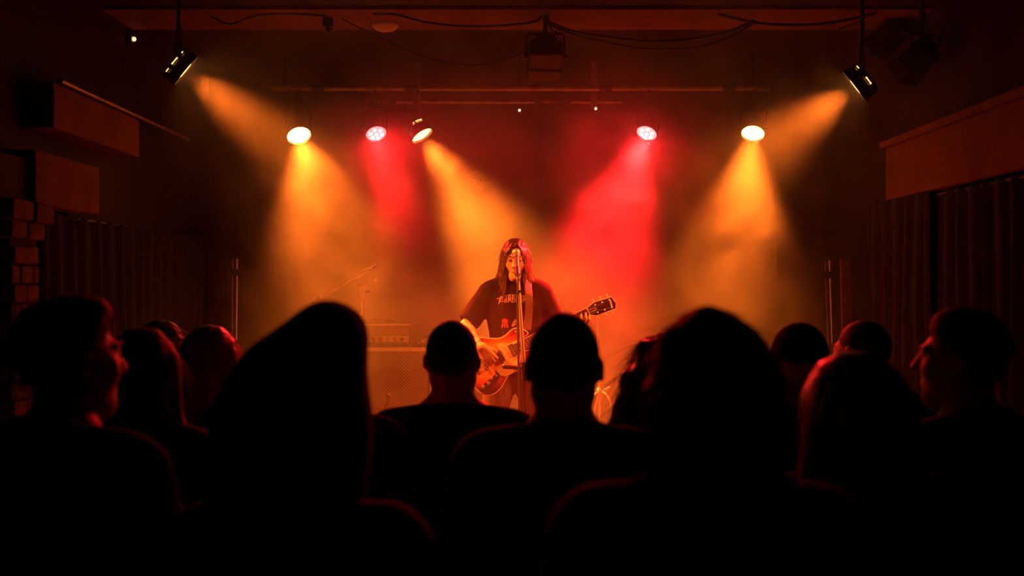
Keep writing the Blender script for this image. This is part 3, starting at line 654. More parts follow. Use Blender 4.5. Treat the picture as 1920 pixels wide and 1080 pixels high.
SKIN = [mat('skin_light', (0.56, 0.34, 0.25), 0.5, var=0.08, scale=25), mat('skin_tan', (0.40, 0.22, 0.15), 0.5, var=0.08, scale=25)]
HAIRD = mat('dark_hair', (0.016, 0.008, 0.006), 0.65, var=0.3, scale=30)
HAIRB = mat('brown_hair', (0.075, 0.035, 0.02), 0.40, var=0.3, scale=30)
HAIRF = mat('fair_hair', (0.26, 0.13, 0.06), 0.38, var=0.3, scale=30)
DENIM = mat('dark_denim', (0.018, 0.016, 0.020), 0.85, var=0.25, scale=40, bump=0.2)
SHOE = mat('black_shoe_leather', (0.015, 0.012, 0.011), 0.5, var=0.2)

def hair_field(F, style):
    """hair volumes in the head frame"""
    if style == 'short':
        F.ell((0, -0.018, 0.034), (0.079, 0.101, 0.095), 0.02); F.ell((0, 0.012, 0.092), (0.055, 0.055, 0.036), 0.03)
        F.keep((0, 0.66, -0.75), (0, 0.036, 0.032)); F.ripple(0.0012, 190, 170, 150)
    elif style == 'buzz':
        F.ell((0, -0.017, 0.032), (0.0765, 0.0985, 0.092), 0.02); F.keep((0, 0.58, -0.80), (0, 0.042, 0.020))
    elif style == 'cap':
        F.ell((0, -0.016, 0.036), (0.080, 0.101, 0.094), 0.02); F.keep((0, 0.10, -1), (0, 0, 0.020), 0.004)
        F.ell((0, 0.10, 0.026), (0.062, 0.075, 0.010), 0.012)
    elif style == 'quiff':
        F.ell((0, -0.018, 0.034), (0.080, 0.102, 0.097), 0.02); F.ell((0, 0.034, 0.096), (0.050, 0.050, 0.034), 0.03)
        F.keep((0, 0.74, -0.67), (0, 0.046, 0.040)); F.ripple(0.0022, 120, 110, 90)
    elif style == 'bob':
        F.ell((0, -0.022, 0.034), (0.094, 0.112, 0.108), 0.02); F.ell((0, -0.042, -0.045), (0.106, 0.098, 0.115), 0.05); F.ell((0, -0.040, -0.12), (0.088, 0.070, 0.07), 0.05)
        F.ell((0, 0.085, -0.06), (0.066, 0.08, 0.115), 0.03, sub=True); F.ripple(0.0035, 85, 75, 60)
    elif style == 'long':
        F.ell((0, -0.020, 0.034), (0.084, 0.106, 0.098), 0.02); F.ell((0, -0.050, -0.06), (0.088, 0.070, 0.11), 0.05)
        for s in (-1, 1):
            F.cap((s*0.070, -0.02, 0.03), (s*0.088, -0.02, -0.16), 0.026, 0.024, 0.03); F.cap((s*0.085, -0.02, -0.15), (s*0.090, 0.01, -0.34), 0.026, 0.010, 0.03)
        F.cap((0, -0.075, -0.05), (0, -0.095, -0.33), 0.055, 0.030, 0.05)
        F.ell((0, 0.09, -0.05), (0.060, 0.08, 0.105), 0.02, sub=True); F.ripple(0.0025, 140, 60, 45)
    elif style == 'dome':
        F.ell((0, -0.020, 0.030), (0.100, 0.114, 0.102), 0.02); F.ell((0, -0.045, -0.08), (0.122, 0.090, 0.14), 0.06); F.cap((-0.05, -0.06, -0.16), (0.05, -0.06, -0.16), 0.075, 0.075, 0.05); F.cap((-0.06, -0.06, -0.22), (0.06, -0.06, -0.30), 0.060, 0.045, 0.05)
        F.ell((0, 0.09, -0.05), (0.060, 0.08, 0.105), 0.02, sub=True); F.ripple(0.0016, 120, 60, 40)
    elif style == 'wavy':
        F.ell((0, -0.020, 0.034), (0.092, 0.110, 0.104), 0.02); F.ell((0, -0.050, -0.06), (0.105, 0.080, 0.12), 0.05)
        for s in (-1, 1):
            F.cap((s*0.085, -0.02, 0.0), (s*0.115, -0.01, -0.13), 0.032, 0.034, 0.03); F.cap((s*0.115, -0.01, -0.13), (s*0.105, 0.0, -0.26), 0.034, 0.012, 0.03)
        F.ell((0, 0.09, -0.05), (0.060, 0.08, 0.105), 0.02, sub=True); F.ripple(0.0055, 75, 70, 62)

def person(label, px, d, py_top, style='short', hairm=None, skin=0, body_yaw=0, yaw=0, pitch=0, roll=0, w=1.0, coat=None, cloth='jacket', h=0.0105, arms=None, hn=500, hs=1.0, wavy=0.0, head_dx=0.0, sc=None, group='people in the crowd seen from behind'):
    """px, py_top: where the crown shows at distance d"""
    x, _, ztop = at(px, py_top, d); pad = {'short': 0.006, 'buzz': 0.002, 'cap': 0.008, 'quiff': 0.020, 'bob': 0.020, 'long': 0.010, 'wavy': 0.016, 'dome': 0.012, 'hood': 0.035}[style]*hs
    H = ztop-pad; s = H/1.75 if sc is None else sc
    root = thing('person', label, 'person', T(x, d, 0) @ Matrix.Rotation(R(body_yaw), 4, 'Z'), group)
    B = Matrix.Scale(s, 4)
    Mh = T(head_dx, 0.012*s, H-0.122*hs*s) @ Matrix.Rotation(R(yaw), 4, 'Z') @ Matrix.Rotation(R(-pitch), 4, 'X') @ Matrix.Rotation(R(roll), 4, 'Y') @ Matrix.Scale(s*hs, 4)
    A = arms or {}
    aj = []
    for sd in (-1, 1):
        sh = Vector((sd*0.172*w, -0.012, 1.412)); el, wr, hd_, hn_ = A.get(sd, ((sd*(0.215*w+0.02), -0.03, 1.13), (sd*(0.215*w+0.01), 0.06, 0.89), (sd*0.02, 0.12, -1), (-sd, 0.1, 0)))
        aj.append((sd, sh, Vector(el), Vector(wr), hd_, hn_))
    xr = 0.42*s; lo = (-xr, -0.26*s, -0.005); hi = (xr, 0.48*s, H+0.02)
    F = Field(lo, hi, h); F.M = B
    torso(F, 0.0, w)
    for sd, sh, el, wr, hd_, hn_ in aj:
        arm(F, 0, sh, el, wr); hand(F, wr, hd_, hn_, (0, 1, 0.2), sc=1.0, rr=1.12)
        leg(F, 0, (sd*0.088, 0, 0.90), (sd*0.105, 0.02, 0.49), (sd*0.11, -0.02, 0.085))
        F.cap((sd*0.11, -0.045, 0.045), (sd*0.125, 0.135, 0.034), 0.036, 0.028, 0.03)
    F.M = Mh; head_parts(F)
    np_mesh('body', *F.mesh(), SKIN[skin], root)
    cm = coat or mat('black_cotton', (0.020, 0.014, 0.013), 0.9, var=0.3, scale=30, bump=0.3, sheen=0.2)
    G = Field((lo[0], lo[1], 0.6*s), (hi[0], hi[1], 1.66*s), h); G.M = B
    g = {'jacket': 0.022, 'tee': 0.012, 'hoodie': 0.028}[cloth]
    torso(G, g, w)
    for sd, sh, el, wr, hd_, hn_ in aj: arm(G, g*0.85, sh, el, wr, t1=0.96 if cloth != 'tee' else 0.0)
    G.ripple(0.0022, 26, 22, 34, ph=px*0.01)
    G.keep((0, 0.25, 1), (0, 0.0, 1.505 if cloth != 'tee' else 1.495), 0.006); G.keep((0, 0, -1), (0, 0, 0.80), 0.006)
    if cloth == 'tee':
        for sd, sh, el, wr, hd_, hn_ in aj: pass
    if cloth == 'jacket': G.cap((-0.045, -0.055, 1.500), (0.045, -0.055, 1.500), 0.026, 0.026, 0.02); G.cap((0.05, -0.05, 1.5), (0.075, 0.03, 1.47), 0.024, 0.02, 0.02); G.cap((-0.05, -0.05, 1.5), (-0.075, 0.03, 1.47), 0.024, 0.02, 0.02)
    if cloth == 'hoodie': G.ell((0, -0.075, 1.485), (0.13, 0.07, 0.055), 0.03)
    np_mesh({'jacket': 'jacket', 'tee': 'shirt', 'hoodie': 'hooded_top'}[cloth], *G.mesh(), cm, root)
    L = Field((lo[0]*0.75, lo[1], 0.03), (hi[0]*0.75, 0.2*s, 1.03*s), 0.014); L.M = B
    L.ell((0, 0, 0.95), (0.172, 0.12, 0.12), 0.06)
    for sd in (-1, 1): leg(L, 0.016, (sd*0.088, 0, 0.90), (sd*0.105, 0.02, 0.49), (sd*0.11, -0.02, 0.085))
    L.keep((0, 0, -1), (0, 0, 0.075)); L.keep((0, 0, 1), (0, 0, 1.0)); np_mesh('trousers', *L.mesh(), DENIM, root)
    for sd in (-1, 1):
        Sf = Field((sd*0.12*s-0.09, -0.16, -0.012), (sd*0.12*s+0.09, 0.26, 0.14*s), 0.012); Sf.M = B
        Sf.cap((sd*0.11, -0.045, 0.052), (sd*0.125, 0.140, 0.042), 0.050, 0.042, 0.03); Sf.cap((sd*0.11, -0.03, 0.05), (sd*0.11, -0.025, 0.10), 0.052, 0.05, 0.03)
        Sf.keep((0, 0, -1), (0, 0, 0.0), 0.004); Sf.keep((0, 0, 1), (0, 0, 0.12)); np_mesh('shoe', *Sf.mesh(), SHOE, root)
    if style != 'hood':
        c = Mh.translation; ext = 0.40 if style in ('long', 'wavy', 'dome') else 0.22
        K = Field((c.x-0.16*s*hs, c.y-0.19*s*hs, c.z-ext*s*hs), (c.x+0.16*s*hs, c.y+0.19*s*hs, c.z+0.16*s*hs), 0.008); K.M = Mh
        hair_field(K, style); P, Q = K.mesh(); cr = Mh @ Vector((0, -0.02, 0.12)); ex = None
        if hn: ex = strands(P, Q, hn, {'short': 0.03, 'buzz': 0.012, 'quiff': 0.05, 'bob': 0.10, 'long': 0.16, 'wavy': 0.14, 'dome': 0.12}.get(style, 0.03), 0.0012 if d > 2.2 else 0.0009, {'bob': 0.016, 'wavy': 0.02, 'quiff': 0.012}.get(style, 0.006), crown=tuple(cr), rng=np.random.default_rng(int(px)), wavy=wavy, out=0.8 if style in ('short', 'buzz', 'quiff') else 0.25, jit=0.2 if style in ('short', 'buzz', 'quiff', 'bob') else 0.1)
        np_mesh('cap' if style == 'cap' else 'hair', P, Q, hairm or HAIRD, root, ex)
    for sd in (-1, 1):
        e = Mh @ Vector((sd*0.031, 0.0880, 0.005)); MB().ball(tuple(e), (0.010*s, 0.006*s, 0.004*s), 10).build('eye', mat('dark_eye', (0.03, 0.015, 0.012), 0.2, var=0.1), root, smooth=True)
        MB().tube([Mh @ Vector(p) for p in ((sd*0.014, 0.1010, 0.026), (sd*0.028, 0.0970, 0.032), (sd*0.046, 0.085, 0.030))], [0.003, 0.0038, 0.002], 6).build('eyebrow', HAIRD, root, smooth=True)
    MB().tube([Mh @ Vector(p) for p in ((-0.020, 0.0905, -0.0655), (0, 0.0965, -0.0650), (0.020, 0.0905, -0.0655))], [0.002, 0.0035, 0.002], 6).build('lips', mat('lip_skin', (0.42, 0.16, 0.13), 0.45, var=0.1), root, smooth=True)
    return root, Mh, s
COATS = {}
def coat(name, c): return mat(name, c, 0.92, var=0.3, scale=30, bump=0.3, spec=0.12)
CBLK = coat('black_cloth', (0.014, 0.010, 0.009)); CGRY = coat('charcoal_cloth', (0.030, 0.022, 0.020)); CBRN = coat('dark_brown_cloth', (0.045, 0.022, 0.016)); CRED = coat('dark_rust_cloth', (0.09, 0.028, 0.02))

person('man with short cropped hair just left of the guitarist, broad sloping shoulders', 848, 2.90, 600, 'buzz', HAIRD, 0, cloth='tee', coat=CBLK, w=1.12, hn=900, yaw=-4)
person('man with short hair and ears standing out, in front of the guitar neck', 1057, 2.15, 585, 'buzz', HAIRD, 0, cloth='jacket', coat=CBLK, w=1.02, hn=900)
person('person with a big shaggy head of hair, largest head right of centre', 1328, 1.52, 576, 'bob', HAIRD, 0, cloth='hoodie', coat=CBLK, w=1.0, hn=1400, wavy=0.003, yaw=4, h=0.009, hs=0.96)
person('man at the far left turned towards the stage with swept hair', 122, 1.98, 545, 'quiff', HAIRD, 0, body_yaw=-20, yaw=-20, cloth='jacket', coat=CBLK, w=1.02, hn=900, h=0.008, hs=0.96,
       arms={1: ((0.27, 0.02, 1.14), (0.20, 0.27, 1.24), (-0.35, 0.35, 0.9), (-1, 0.2, 0.1))})
person('dark-haired person between the far left man and a profile face', 268, 2.50, 612, 'long', HAIRD, 0, cloth='jacket', coat=CBLK, w=0.80, hn=500, hs=0.96)
person('person seen in profile with a red lit face, facing right near the stage', 305, 4.55, 598, 'long', HAIRB, 0, body_yaw=-45, yaw=-38, pitch=-4, cloth='jacket', coat=CBRN, w=0.88, hn=300, h=0.008)
person('person with fair hair catching orange light on the crown, left', 396, 3.25, 608, 'long', HAIRF, 0, body_yaw=-8, yaw=-12, cloth='jacket', coat=CGRY, w=0.9, hn=900)
person('person standing behind the pointed hood, only a shoulder showing', 596, 2.60, 590, 'short', HAIRD, 0, cloth='tee', coat=CRED, w=1.02, hn=0)
person('person with loose wavy hair lit red, between the two near heads', 1238, 2.75, 624, 'wavy', HAIRB, 0, body_yaw=6, yaw=5, cloth='jacket', coat=CRED, w=0.86, hn=1000, wavy=0.006)
person('person in a dark brimmed cap, right of the shaggy head', 1497, 2.90, 604, 'cap', coat('black_cap_cloth', (0.02, 0.012, 0.012)), 0, yaw=12, cloth='tee', coat=CBLK, w=1.0, hn=0)
person('short-haired person right of the cap wearer, ear showing', 1617, 3.45, 600, 'buzz', HAIRD, 0, yaw=28, body_yaw=8, cloth='jacket', coat=CBLK, w=1.0, hn=0)
person('person with long smooth hair in the right front, reddish outline', 1600, 1.98, 655, 'dome', HAIRB, 0, yaw=6, cloth='jacket', coat=CBLK, w=0.95, hn=1200, h=0.009, hs=1.06)
person('man at the far right in profile, looking left with red lit forehead', 1812, 2.38, 580, 'short', HAIRD, 0, body_yaw=32, yaw=22, cloth='jacket', coat=CBLK, w=1.05, hn=900, h=0.0075, hs=0.95)

# the hooded person
root, Mh, s = person('person in a dark pointed hood, tallest shape left of centre', 560, 1.70, 585, 'hood', None, 0, cloth='hoodie', coat=CBLK, w=0.93, yaw=-4, roll=4, sc=0.955)
c = Mh.translation
K = Field((c.x-0.24, c.y-0.24, c.z-0.36), (c.x+0.24, c.y+0.24, c.z+0.22), 0.009); K.M = T(c.x, c.y, c.z)
K.ell((-0.012, -0.02, -0.045), (0.128, 0.142, 0.155), 0.03); K.ell((0.005, -0.02, 0.045), (0.092, 0.12, 0.085), 0.03); K.ell((0.060, -0.02, 0.118), (0.048, 0.09, 0.050), 0.08, Matrix.Rotation(R(-10), 3, 'Y')); K.ell((0.035, -0.02, -0.02), (0.082, 0.12, 0.12), 0.04)
K.ell((-0.02, -0.04, -0.15), (0.135, 0.11, 0.12), 0.05); K.cap((-0.06, -0.04, -0.26), (0.04, -0.04, -0.26), 0.085, 0.085, 0.05)
K.ell((0, 0.14, -0.02), (0.075, 0.10, 0.115), 0.02, sub=True); K.ripple(0.0022, 38, 30, 34)
np_mesh('hood', *K.mesh(), CBLK, root)

# ------------------------------------------------------------------ the guitarist
PX, PY = 0.018, 6.20
def lw(x, y, z): return Vector((-(x-PX), -(y-PY), z-SF))          # world point in the guitarist's own frame
gt = thing('person', 'long-haired guitarist in a black printed shirt singing on stage', 'person', T(PX, PY, SF) @ Matrix.Rotation(math.pi, 4, 'Z'))
ps = 0.972; B = Matrix.Scale(ps, 4); Bi = 1/ps
shR, elR, wrR = Vector((0.175, -0.015, 1.405)), lw(-0.288, 6.135, 1.560)*Bi, lw(-0.186, 5.905, 1.452)*Bi
shL, elL, wrL = Vector((-0.175, -0.015, 1.405)), lw(0.300, 6.22, 1.490)*Bi, lw(0.408, 6.035, 1.530)*Bi
hdR = lw(-0.112, 5.928, 1.355)*Bi-wrR
Mh = T(0, 0.030, 1.575) @ Matrix.Rotation(R(-8), 4, 'X') @ Matrix.Scale(ps*1.03, 4)
def p_legs(F, g):
    for sd in (-1, 1): leg(F, g, (sd*0.095, 0, 0.88), (sd*0.150, 0.03, 0.48), (sd*0.185, -0.02, 0.085))
F = Field((-0.50, -0.20, -0.005), (0.42, 0.36, 1.72), 0.0056); F.M = B
torso(F, -0.004, 0.98)
arm(F, -0.006, shR, elR, wrR); arm(F, -0.006, shL, elL, wrL)
hand(F, wrR, hdR, (-0.15, -1, -0.1), (-0.7, 0, 0.6), curl=(0.55, 0.75, 0.45), thumb=(0.75, 0.5, 0.35), sc=0.98)
hand(F, wrL, (-0.15, 0.78, 0.58), (0.0, -0.58, 0.80), (-1, 0, 0), curl=(0.45, 0.95, 0.60), spread=0.12, thumb=(0.10, 0.10, 0.95), sc=0.98)
p_legs(F, 0)
for sd in (-1, 1): F.cap((sd*0.185, -0.045, 0.045), (sd*0.21, 0.135, 0.034), 0.036, 0.028, 0.03)
F.M = Mh; head_parts(F)
np_mesh('body', *F.mesh(), mat('skin_player', (0.62, 0.37, 0.27), 0.48, var=0.08, scale=25), gt)
SHIRT = mat('faded_black_shirt', (0.013, 0.007, 0.006), 0.95, var=0.3, scale=22, bump=0.3, spec=0.08)
G = Field((-0.42, -0.22, 0.70), (0.42, 0.26, 1.52), 0.0065); G.M = B
torso(G, 0.016, 1.0)
eR, eL = shR.lerp(elR, 0.78), shL.lerp(elL, 0.80)
G.cap(shR, eR, 0.066, 0.070, 0.03); G.cap(shL, eL, 0.066, 0.074, 0.03)
G.ripple(0.0024, 30, 24, 38, 0.6)
dR = (elR-shR).normalized(); dL = (elL-shL).normalized()
def sleeve_end(e, d, sx):
    """cut the rounded sleeve tip off flat"""
    G.ell(e+d*0.058+Vector((sx*0.01, 0, 0)), (0.095, 0.095, 0.050), 0.006, Vector((0, 0, 1)).rotation_difference(d).to_matrix(), sub=True)
sleeve_end(eR, dR, 1); sleeve_end(eL, dL, -1)
G.keep((0, 0.35, 1), (0, 0.0, 1.502), 0.006); G.keep((0, 0, -1), (0, 0, 0.86), 0.006)
P, Q = G.mesh(); shirt = np_mesh('shirt', P, Q, SHIRT, gt)
L = Field((-0.34, -0.2, 0.03), (0.34, 0.22, 1.0), 0.010); L.M = B; L.ell((0, 0, 0.95), (0.168, 0.118, 0.11), 0.06); p_legs(L, 0.014); L.ripple(0.002, 30, 26, 40)
L.keep((0, 0, -1), (0, 0, 0.075)); L.keep((0, 0, 1), (0, 0, 0.99)); np_mesh('jeans', *L.mesh(), mat('brown_black_denim', (0.075, 0.030, 0.022), 0.85, var=0.25, scale=40, bump=0.2), gt)
for sd in (-1, 1):
    Sf = Field((sd*0.20-0.09, -0.16, -0.012), (sd*0.20+0.09, 0.26, 0.14), 0.010); Sf.M = B
    Sf.cap((sd*0.185, -0.045, 0.052), (sd*0.21, 0.140, 0.042), 0.050, 0.042, 0.03); Sf.cap((sd*0.185, -0.03, 0.05), (sd*0.185, -0.025, 0.10), 0.052, 0.05, 0.03)
    Sf.keep((0, 0, -1), (0, 0, 0.0), 0.004); Sf.keep((0, 0, 1), (0, 0, 0.12)); np_mesh('shoe', *Sf.mesh(), SHOE, gt)
# shirt print: an arched row of spiky letters with a red flower and a leaf below, pressed onto the cloth
tree = BVHTree.FromPolygons([tuple(p) for p in P], [tuple(int(i) for i in q) for q in Q])
def press(quads, name, m):
    vs, fs = [], []
    for q in quads:
        ids_ = []
        for u, v in q:
            hit = tree.ray_cast(Vector((u, 0.6, v)), Vector((0, -1, 0)))[0]
            if hit is None: break
            ids_.append(len(vs)); vs.append((hit.x, hit.y+0.0018, hit.z))
        if len(ids_) == len(q): fs.append(tuple(ids_))
    o = MB().add(vs, fs).build(name, m, shirt); return o
INK = mat('faded_print_ink', (0.34, 0.20, 0.12), 0.8, var=0.4, scale=60)
qs = []; rg = random.Random(5)
def stroke(x0, z0, x1, z1, w):
    d = Vector((x1-x0, z1-z0)); n_ = 3; nn = Vector((-d.y, d.x)).normalized()*w
    for i in range(n_):
        a = Vector((x0, z0))+d*(i/n_); b = Vector((x0, z0))+d*((i+1)/n_); wa = 1-abs(i/n_-0.4)*0.8; wb = 1-abs((i+1)/n_-0.4)*0.8
        qs.append([tuple(a-nn*wa), tuple(b-nn*wb), tuple(b+nn*wb), tuple(a+nn*wa)])
zc = at(0, 561, 6.1)[2]-SF
for i in range(8):
    x = 0.088-i*0.0235; arch = 0.018-0.9*(x-0.005)**2*2.2; zt_, zb_ = zc+arch+0.012, zc-0.020
    stroke(x, zb_, x-0.002, zt_, 0.0035); stroke(x-0.013, zb_+rg.uniform(-.004, .004), x-0.011, zt_, 0.0033)
    stroke(x+0.004, zt_-0.003, x-0.016, zt_+rg.uniform(-.006, .004), 0.0024); stroke(x, zc+rg.uniform(-.01, .01), x-0.013, zc+rg.uniform(-.012, .012), 0.0024)
    if i % 2: stroke(x+0.003, zb_, x-0.016, zb_+0.003, 0.0022)
stroke(0.100, zc-0.030, 0.086, zc+0.020, 0.004); stroke(-0.098, zc-0.026, -0.088, zc+0.018, 0.004); stroke(0.112, zc+0.004, 0.085, zc+0.004, 0.003)
press(qs, 'lettering_print', INK)
qs = []
for a in range(0, 360, 45): stroke(0.062, zc-0.135, 0.062+0.020*math.cos(R(a)), zc-0.135+0.018*math.sin(R(a)), 0.006)
for k in range(3): stroke(0.062-0.012+k*0.012, zc-0.15, 0.062-0.018+k*0.018, zc-0.175, 0.006)
press(qs, 'flower_print', mat('red_print_ink', (0.55, 0.05, 0.04), 0.8, var=0.3, scale=60))
qs = []
stroke(-0.002, zc-0.13, 0.020, zc-0.165, 0.007); stroke(-0.008, zc-0.15, 0.018, zc-0.168, 0.005); stroke(0.0, zc-0.12, -0.012, zc-0.145, 0.004)
press(qs, 'leaf_print', mat('yellow_print_ink', (0.42, 0.28, 0.12), 0.8, var=0.3, scale=60))
# hair: parted in the middle, falling straight over both shoulders
K = Field((-0.20, -0.17, 1.12), (0.20, 0.22, 1.74), 0.0062); K.M = Mh
K.ell((0, -0.020, 0.034), (0.083, 0.105, 0.099), 0.02)
K.ell((0, 0.072, -0.045), (0.052, 0.075, 0.105), 0.02, sub=True)
for s in (-1, 1):
    for j, (a, dx, bot, yy) in enumerate([(0.052, 0.0, -0.28, 0.062), (0.064, 0.004, -0.33, 0.046), (0.073, 0.006, -0.27, 0.022), (0.078, 0.012, -0.24, -0.006), (0.077, 0.012, -0.26, -0.035)]):
        m_ = (s*(a+0.010+dx), yy+0.008, -0.10)
        K.cap((s*a*0.86, yy+0.004, 0.055), m_, 0.015, 0.015, 0.010)
        K.cap(m_, (s*(a+0.016+dx*(3 if s < 0 else 1)), yy+0.052, bot*(0.80 if s < 0 else 1.0)), 0.014, 0.005, 0.010)
    K.cap((s*0.014, 0.070, 0.098), (s*0.054, 0.066, 0.030), 0.016, 0.014, 0.012)
for x in (-0.055, -0.02, 0.02, 0.055): K.cap((x, -0.09, 0.02), (x*1.3, -0.115, -0.30), 0.036, 0.016, 0.02)
K.cap((0.068, 0.10, -0.27), (0.062, 0.128, -0.40), 0.012, 0.003, 0.012)
K.ripple(0.0014, 210, 60, 30); P2_, Q2_ = K.mesh()
np_mesh('hair', P2_, Q2_, mat('auburn_hair', (0.045, 0.016, 0.010), 0.40, var=0.35, scale=40), gt, strands(P2_, Q2_, 1500, 0.11, 0.0010, 0.0025, jit=0.05, crown=tuple(Mh @ Vector((0, 0, 0.12))), rng=np.random.default_rng(8)))
for s in (-1, 1):
    e = Mh @ Vector((s*0.031, 0.0885, 0.004)); MB().ball(tuple(e), (0.011, 0.006, 0.0035), 12).build('eye', mat('dark_eye', (0.03, 0.015, 0.012), 0.2, var=0.1), gt, smooth=True)
    q = [Mh @ Vector(p) for p in ((s*0.014, 0.1015, 0.026), (s*0.028, 0.0975, 0.032), (s*0.046, 0.086, 0.030))]
    MB().tube(q, [0.003, 0.0038, 0.002], 6).build('eyebrow', HAIRB, gt, smooth=True)
MB().tube([Mh @ Vector(p) for p in ((-0.020, 0.0925, -0.0655), (0, 0.0985, -0.0650), (0.020, 0.0925, -0.0655))], 0.003, 6).build('lips', mat('lip_skin', (0.42, 0.16, 0.13), 0.45, var=0.1), gt, smooth=True)
wb = wrR*ps; ax_ = (wrR-elR).normalized()
ring = []
u_ = ax_.orthogonal().normalized(); w_ = ax_.cross(u_)
for i in range(21): a = 2*math.pi*i/20; ring.append(wb-ax_*0.02+(u_*math.cos(a)+w_*math.sin(a))*0.0300)
MB().tube(ring, 0.0024, 6, cap=False).build('bracelet', BLACKPL, gt, smooth=True)

# ------------------------------------------------------------------ electric guitar (local x along the neck, y across, z out of the face)
GY = 5.975; gs = 0.0032
go = at(930, 672, GY); an = R(27)
gu = thing('electric_guitar', 'sunburst electric guitar with cream pickguard slung on the guitarist', 'guitar', Matrix(((math.cos(an), -math.sin(an), 0, go[0]), (0, 0, -1, GY), (math.sin(an), math.cos(an), 0, go[2]), (0, 0, 0, 1))))
out = [(-62, 4), (-61, 24), (-54, 40), (-40, 51), (-22, 53), (-6, 48), (8, 39), (22, 32), (35, 31.5), (51, 35.5), (64, 32.5), (72, 25), (76, 15), (70, 11.5), (60, 12), (54, 8.5), (54, -8.5), (58, -12), (66, -14), (72, -20), (71, -29), (62, -36), (48, -39), (36, -40), (24, -39), (14, -38.6), (3, -42), (-8, -49), (-20, -55.5), (-34, -58.5), (-47, -54), (-57, -42), (-62, -24), (-63, -8)]
oc = [Vector((x, y, 0)) for x, y in out]; n = len(oc); sm = []
for i in range(n):
    p0, p1, p2, p3 = oc[i-1], oc[i], oc[(i+1) % n], oc[(i+2) % n]
    for k in range(4):
        t = k/4; sm.append(0.5*(2*p1+(p2-p0)*t+(2*p0-5*p1+4*p2-p3)*t*t+(3*p1-p0-3*p2+p3)*t**3))
O = [(p.x*gs, p.y*gs) for p in sm]
def inset(o, e):
    r_ = []; m = len(o)
    for i in range(m):
        a, b = Vector(o[i-1]), Vector(o[(i+1) % m]); t = (b-a).normalized(); r_.append((o[i][0]-(-t.y)*-e if False else o[i][0]+t.y*e, o[i][1]-t.x*e))
    return r_
def burst():
    m = bpy.data.materials.new('sunburst_lacquer'); m.use_nodes = True; nt = m.node_tree; b = nt.nodes['Principled BSDF']
    tc = nt.nodes.new('ShaderNodeTexCoord'); mp = nt.nodes.new('ShaderNodeMapping'); mp.vector_type = 'TEXTURE'
    mp.inputs['Location'].default_value = (-0.012, 0.0, 0); mp.inputs['Scale'].default_value = (0.255, 0.165, 1); mp.inputs['Rotation'].default_value = (0, 0, R(6))
    gr = nt.nodes.new('ShaderNodeTexGradient'); gr.gradient_type = 'QUADRATIC_SPHERE'
    sp = nt.nodes.new('ShaderNodeVectorMath'); sp.operation = 'MULTIPLY'; sp.inputs[1].default_value = (1, 1, 0)
    ln = nt.nodes.new('ShaderNodeVectorMath'); ln.operation = 'LENGTH'
    nt.links.new(tc.outputs['Object'], mp.inputs[0]); nt.links.new(mp.outputs[0], sp.inputs[0]); nt.links.new(sp.outputs[0], ln.inputs[0])
    rp = nt.nodes.new('ShaderNodeValToRGB'); E = rp.color_ramp.elements
    E[0].position = 0.42; E[0].color = (0.78, 0.34, 0.07, 1); E[1].position = 1.0; E[1].color = (0.035, 0.008, 0.006, 1)
    e = E.new(0.68); e.color = (0.55, 0.09, 0.02, 1); e = E.new(0.86); e.color = (0.20, 0.02, 0.01, 1)
    nt.links.new(ln.outputs['Value'], rp.inputs[0]); nt.links.new(rp.outputs[0], b.inputs['Base Color'])
    b.inputs['Roughness'].default_value = 0.25; b.inputs['Coat Weight'].default_value = 0.6; b.inputs['Coat Roughness'].default_value = 0.08
    nt.nodes.remove(gr); return m
CREAM = mat('cream_pickguard', (0.80, 0.60, 0.34), 0.35, var=0.06); BIND = mat('cream_binding', (0.78, 0.56, 0.34), 0.4, var=0.05)
DKW = mat('dark_rosewood', (0.030, 0.014, 0.010), 0.4, var=0.3, scale=40); MAH = mat('mahogany_back', (0.11, 0.035, 0.02), 0.35, var=0.2, scale=20)
O1 = inset(O, -0.006); area = lambda o: sum(o[i-1][0]*o[i][1]-o[i][0]*o[i-1][1] for i in range(len(o)))
if abs(area(O1)) > abs(area(O)): O1 = inset(O, 0.006)
O2 = [(x*0.985, y*0.975) for x, y in O1]
def solid(loops, name, m):
    k = len(loops[0][0]); vs = []; fs = []
    for o, z in loops: vs += [(x, y, z) for x, y in o]
    for l in range(len(loops)-1):
        for i in range(k): fs.append((l*k+i, l*k+(i+1) % k, (l+1)*k+(i+1) % k, (l+1)*k+i))
    fs.append(tuple(range(k-1, -1, -1))); fs.append(tuple((len(loops)-1)*k+i for i in range(k)))
    mb = MB().add(vs, fs); bm = bmesh.new(); me = bpy.data.meshes.new(name); me.from_pydata(mb.v, [], mb.f); bm.from_mesh(me); bmesh.ops.triangulate(bm, faces=[f for f in bm.faces if len(f.verts) > 4]); bmesh.ops.recalc_face_normals(bm, faces=bm.faces); bm.to_mesh(me); bm.free()
    me.materials.append(m); return link(name, me, gu)
solid([(O1, -0.044), (O, -0.038), (O, -0.004)], 'body', MAH)
solid([(O, -0.004), (O, 0.0005), (O1, 0.001)], 'binding', BIND)
solid([(O1, -0.002), (O1, 0.0018), (O2, 0.0028)], 'top', burst())
def px2(l): 
    r_ = []
    for x, y in l:
        dx, dy = x-930, 672-y; r_.append(((dx*math.cos(an)+dy*math.sin(an))*gs, (-dx*math.sin(an)+dy*math.cos(an))*gs))
    return r_
def plate_px(l, z0, z1, name, m, par=gu):
    o = px2(l); o = o if area(o) < 0 else o[::-1]
    return MB().plate(o[::-1], z0, z1).build(name, m, par)
pg = plate_px([(931, 646), (937, 643), (955, 644), (966, 638), (972, 640), (973, 652), (977, 668), (975, 680), (966, 690), (961, 700), (948, 706), (938, 704), (930, 694), (946, 686), (941, 668)], 0.0028, 0.0062, 'pickguard', CREAM)
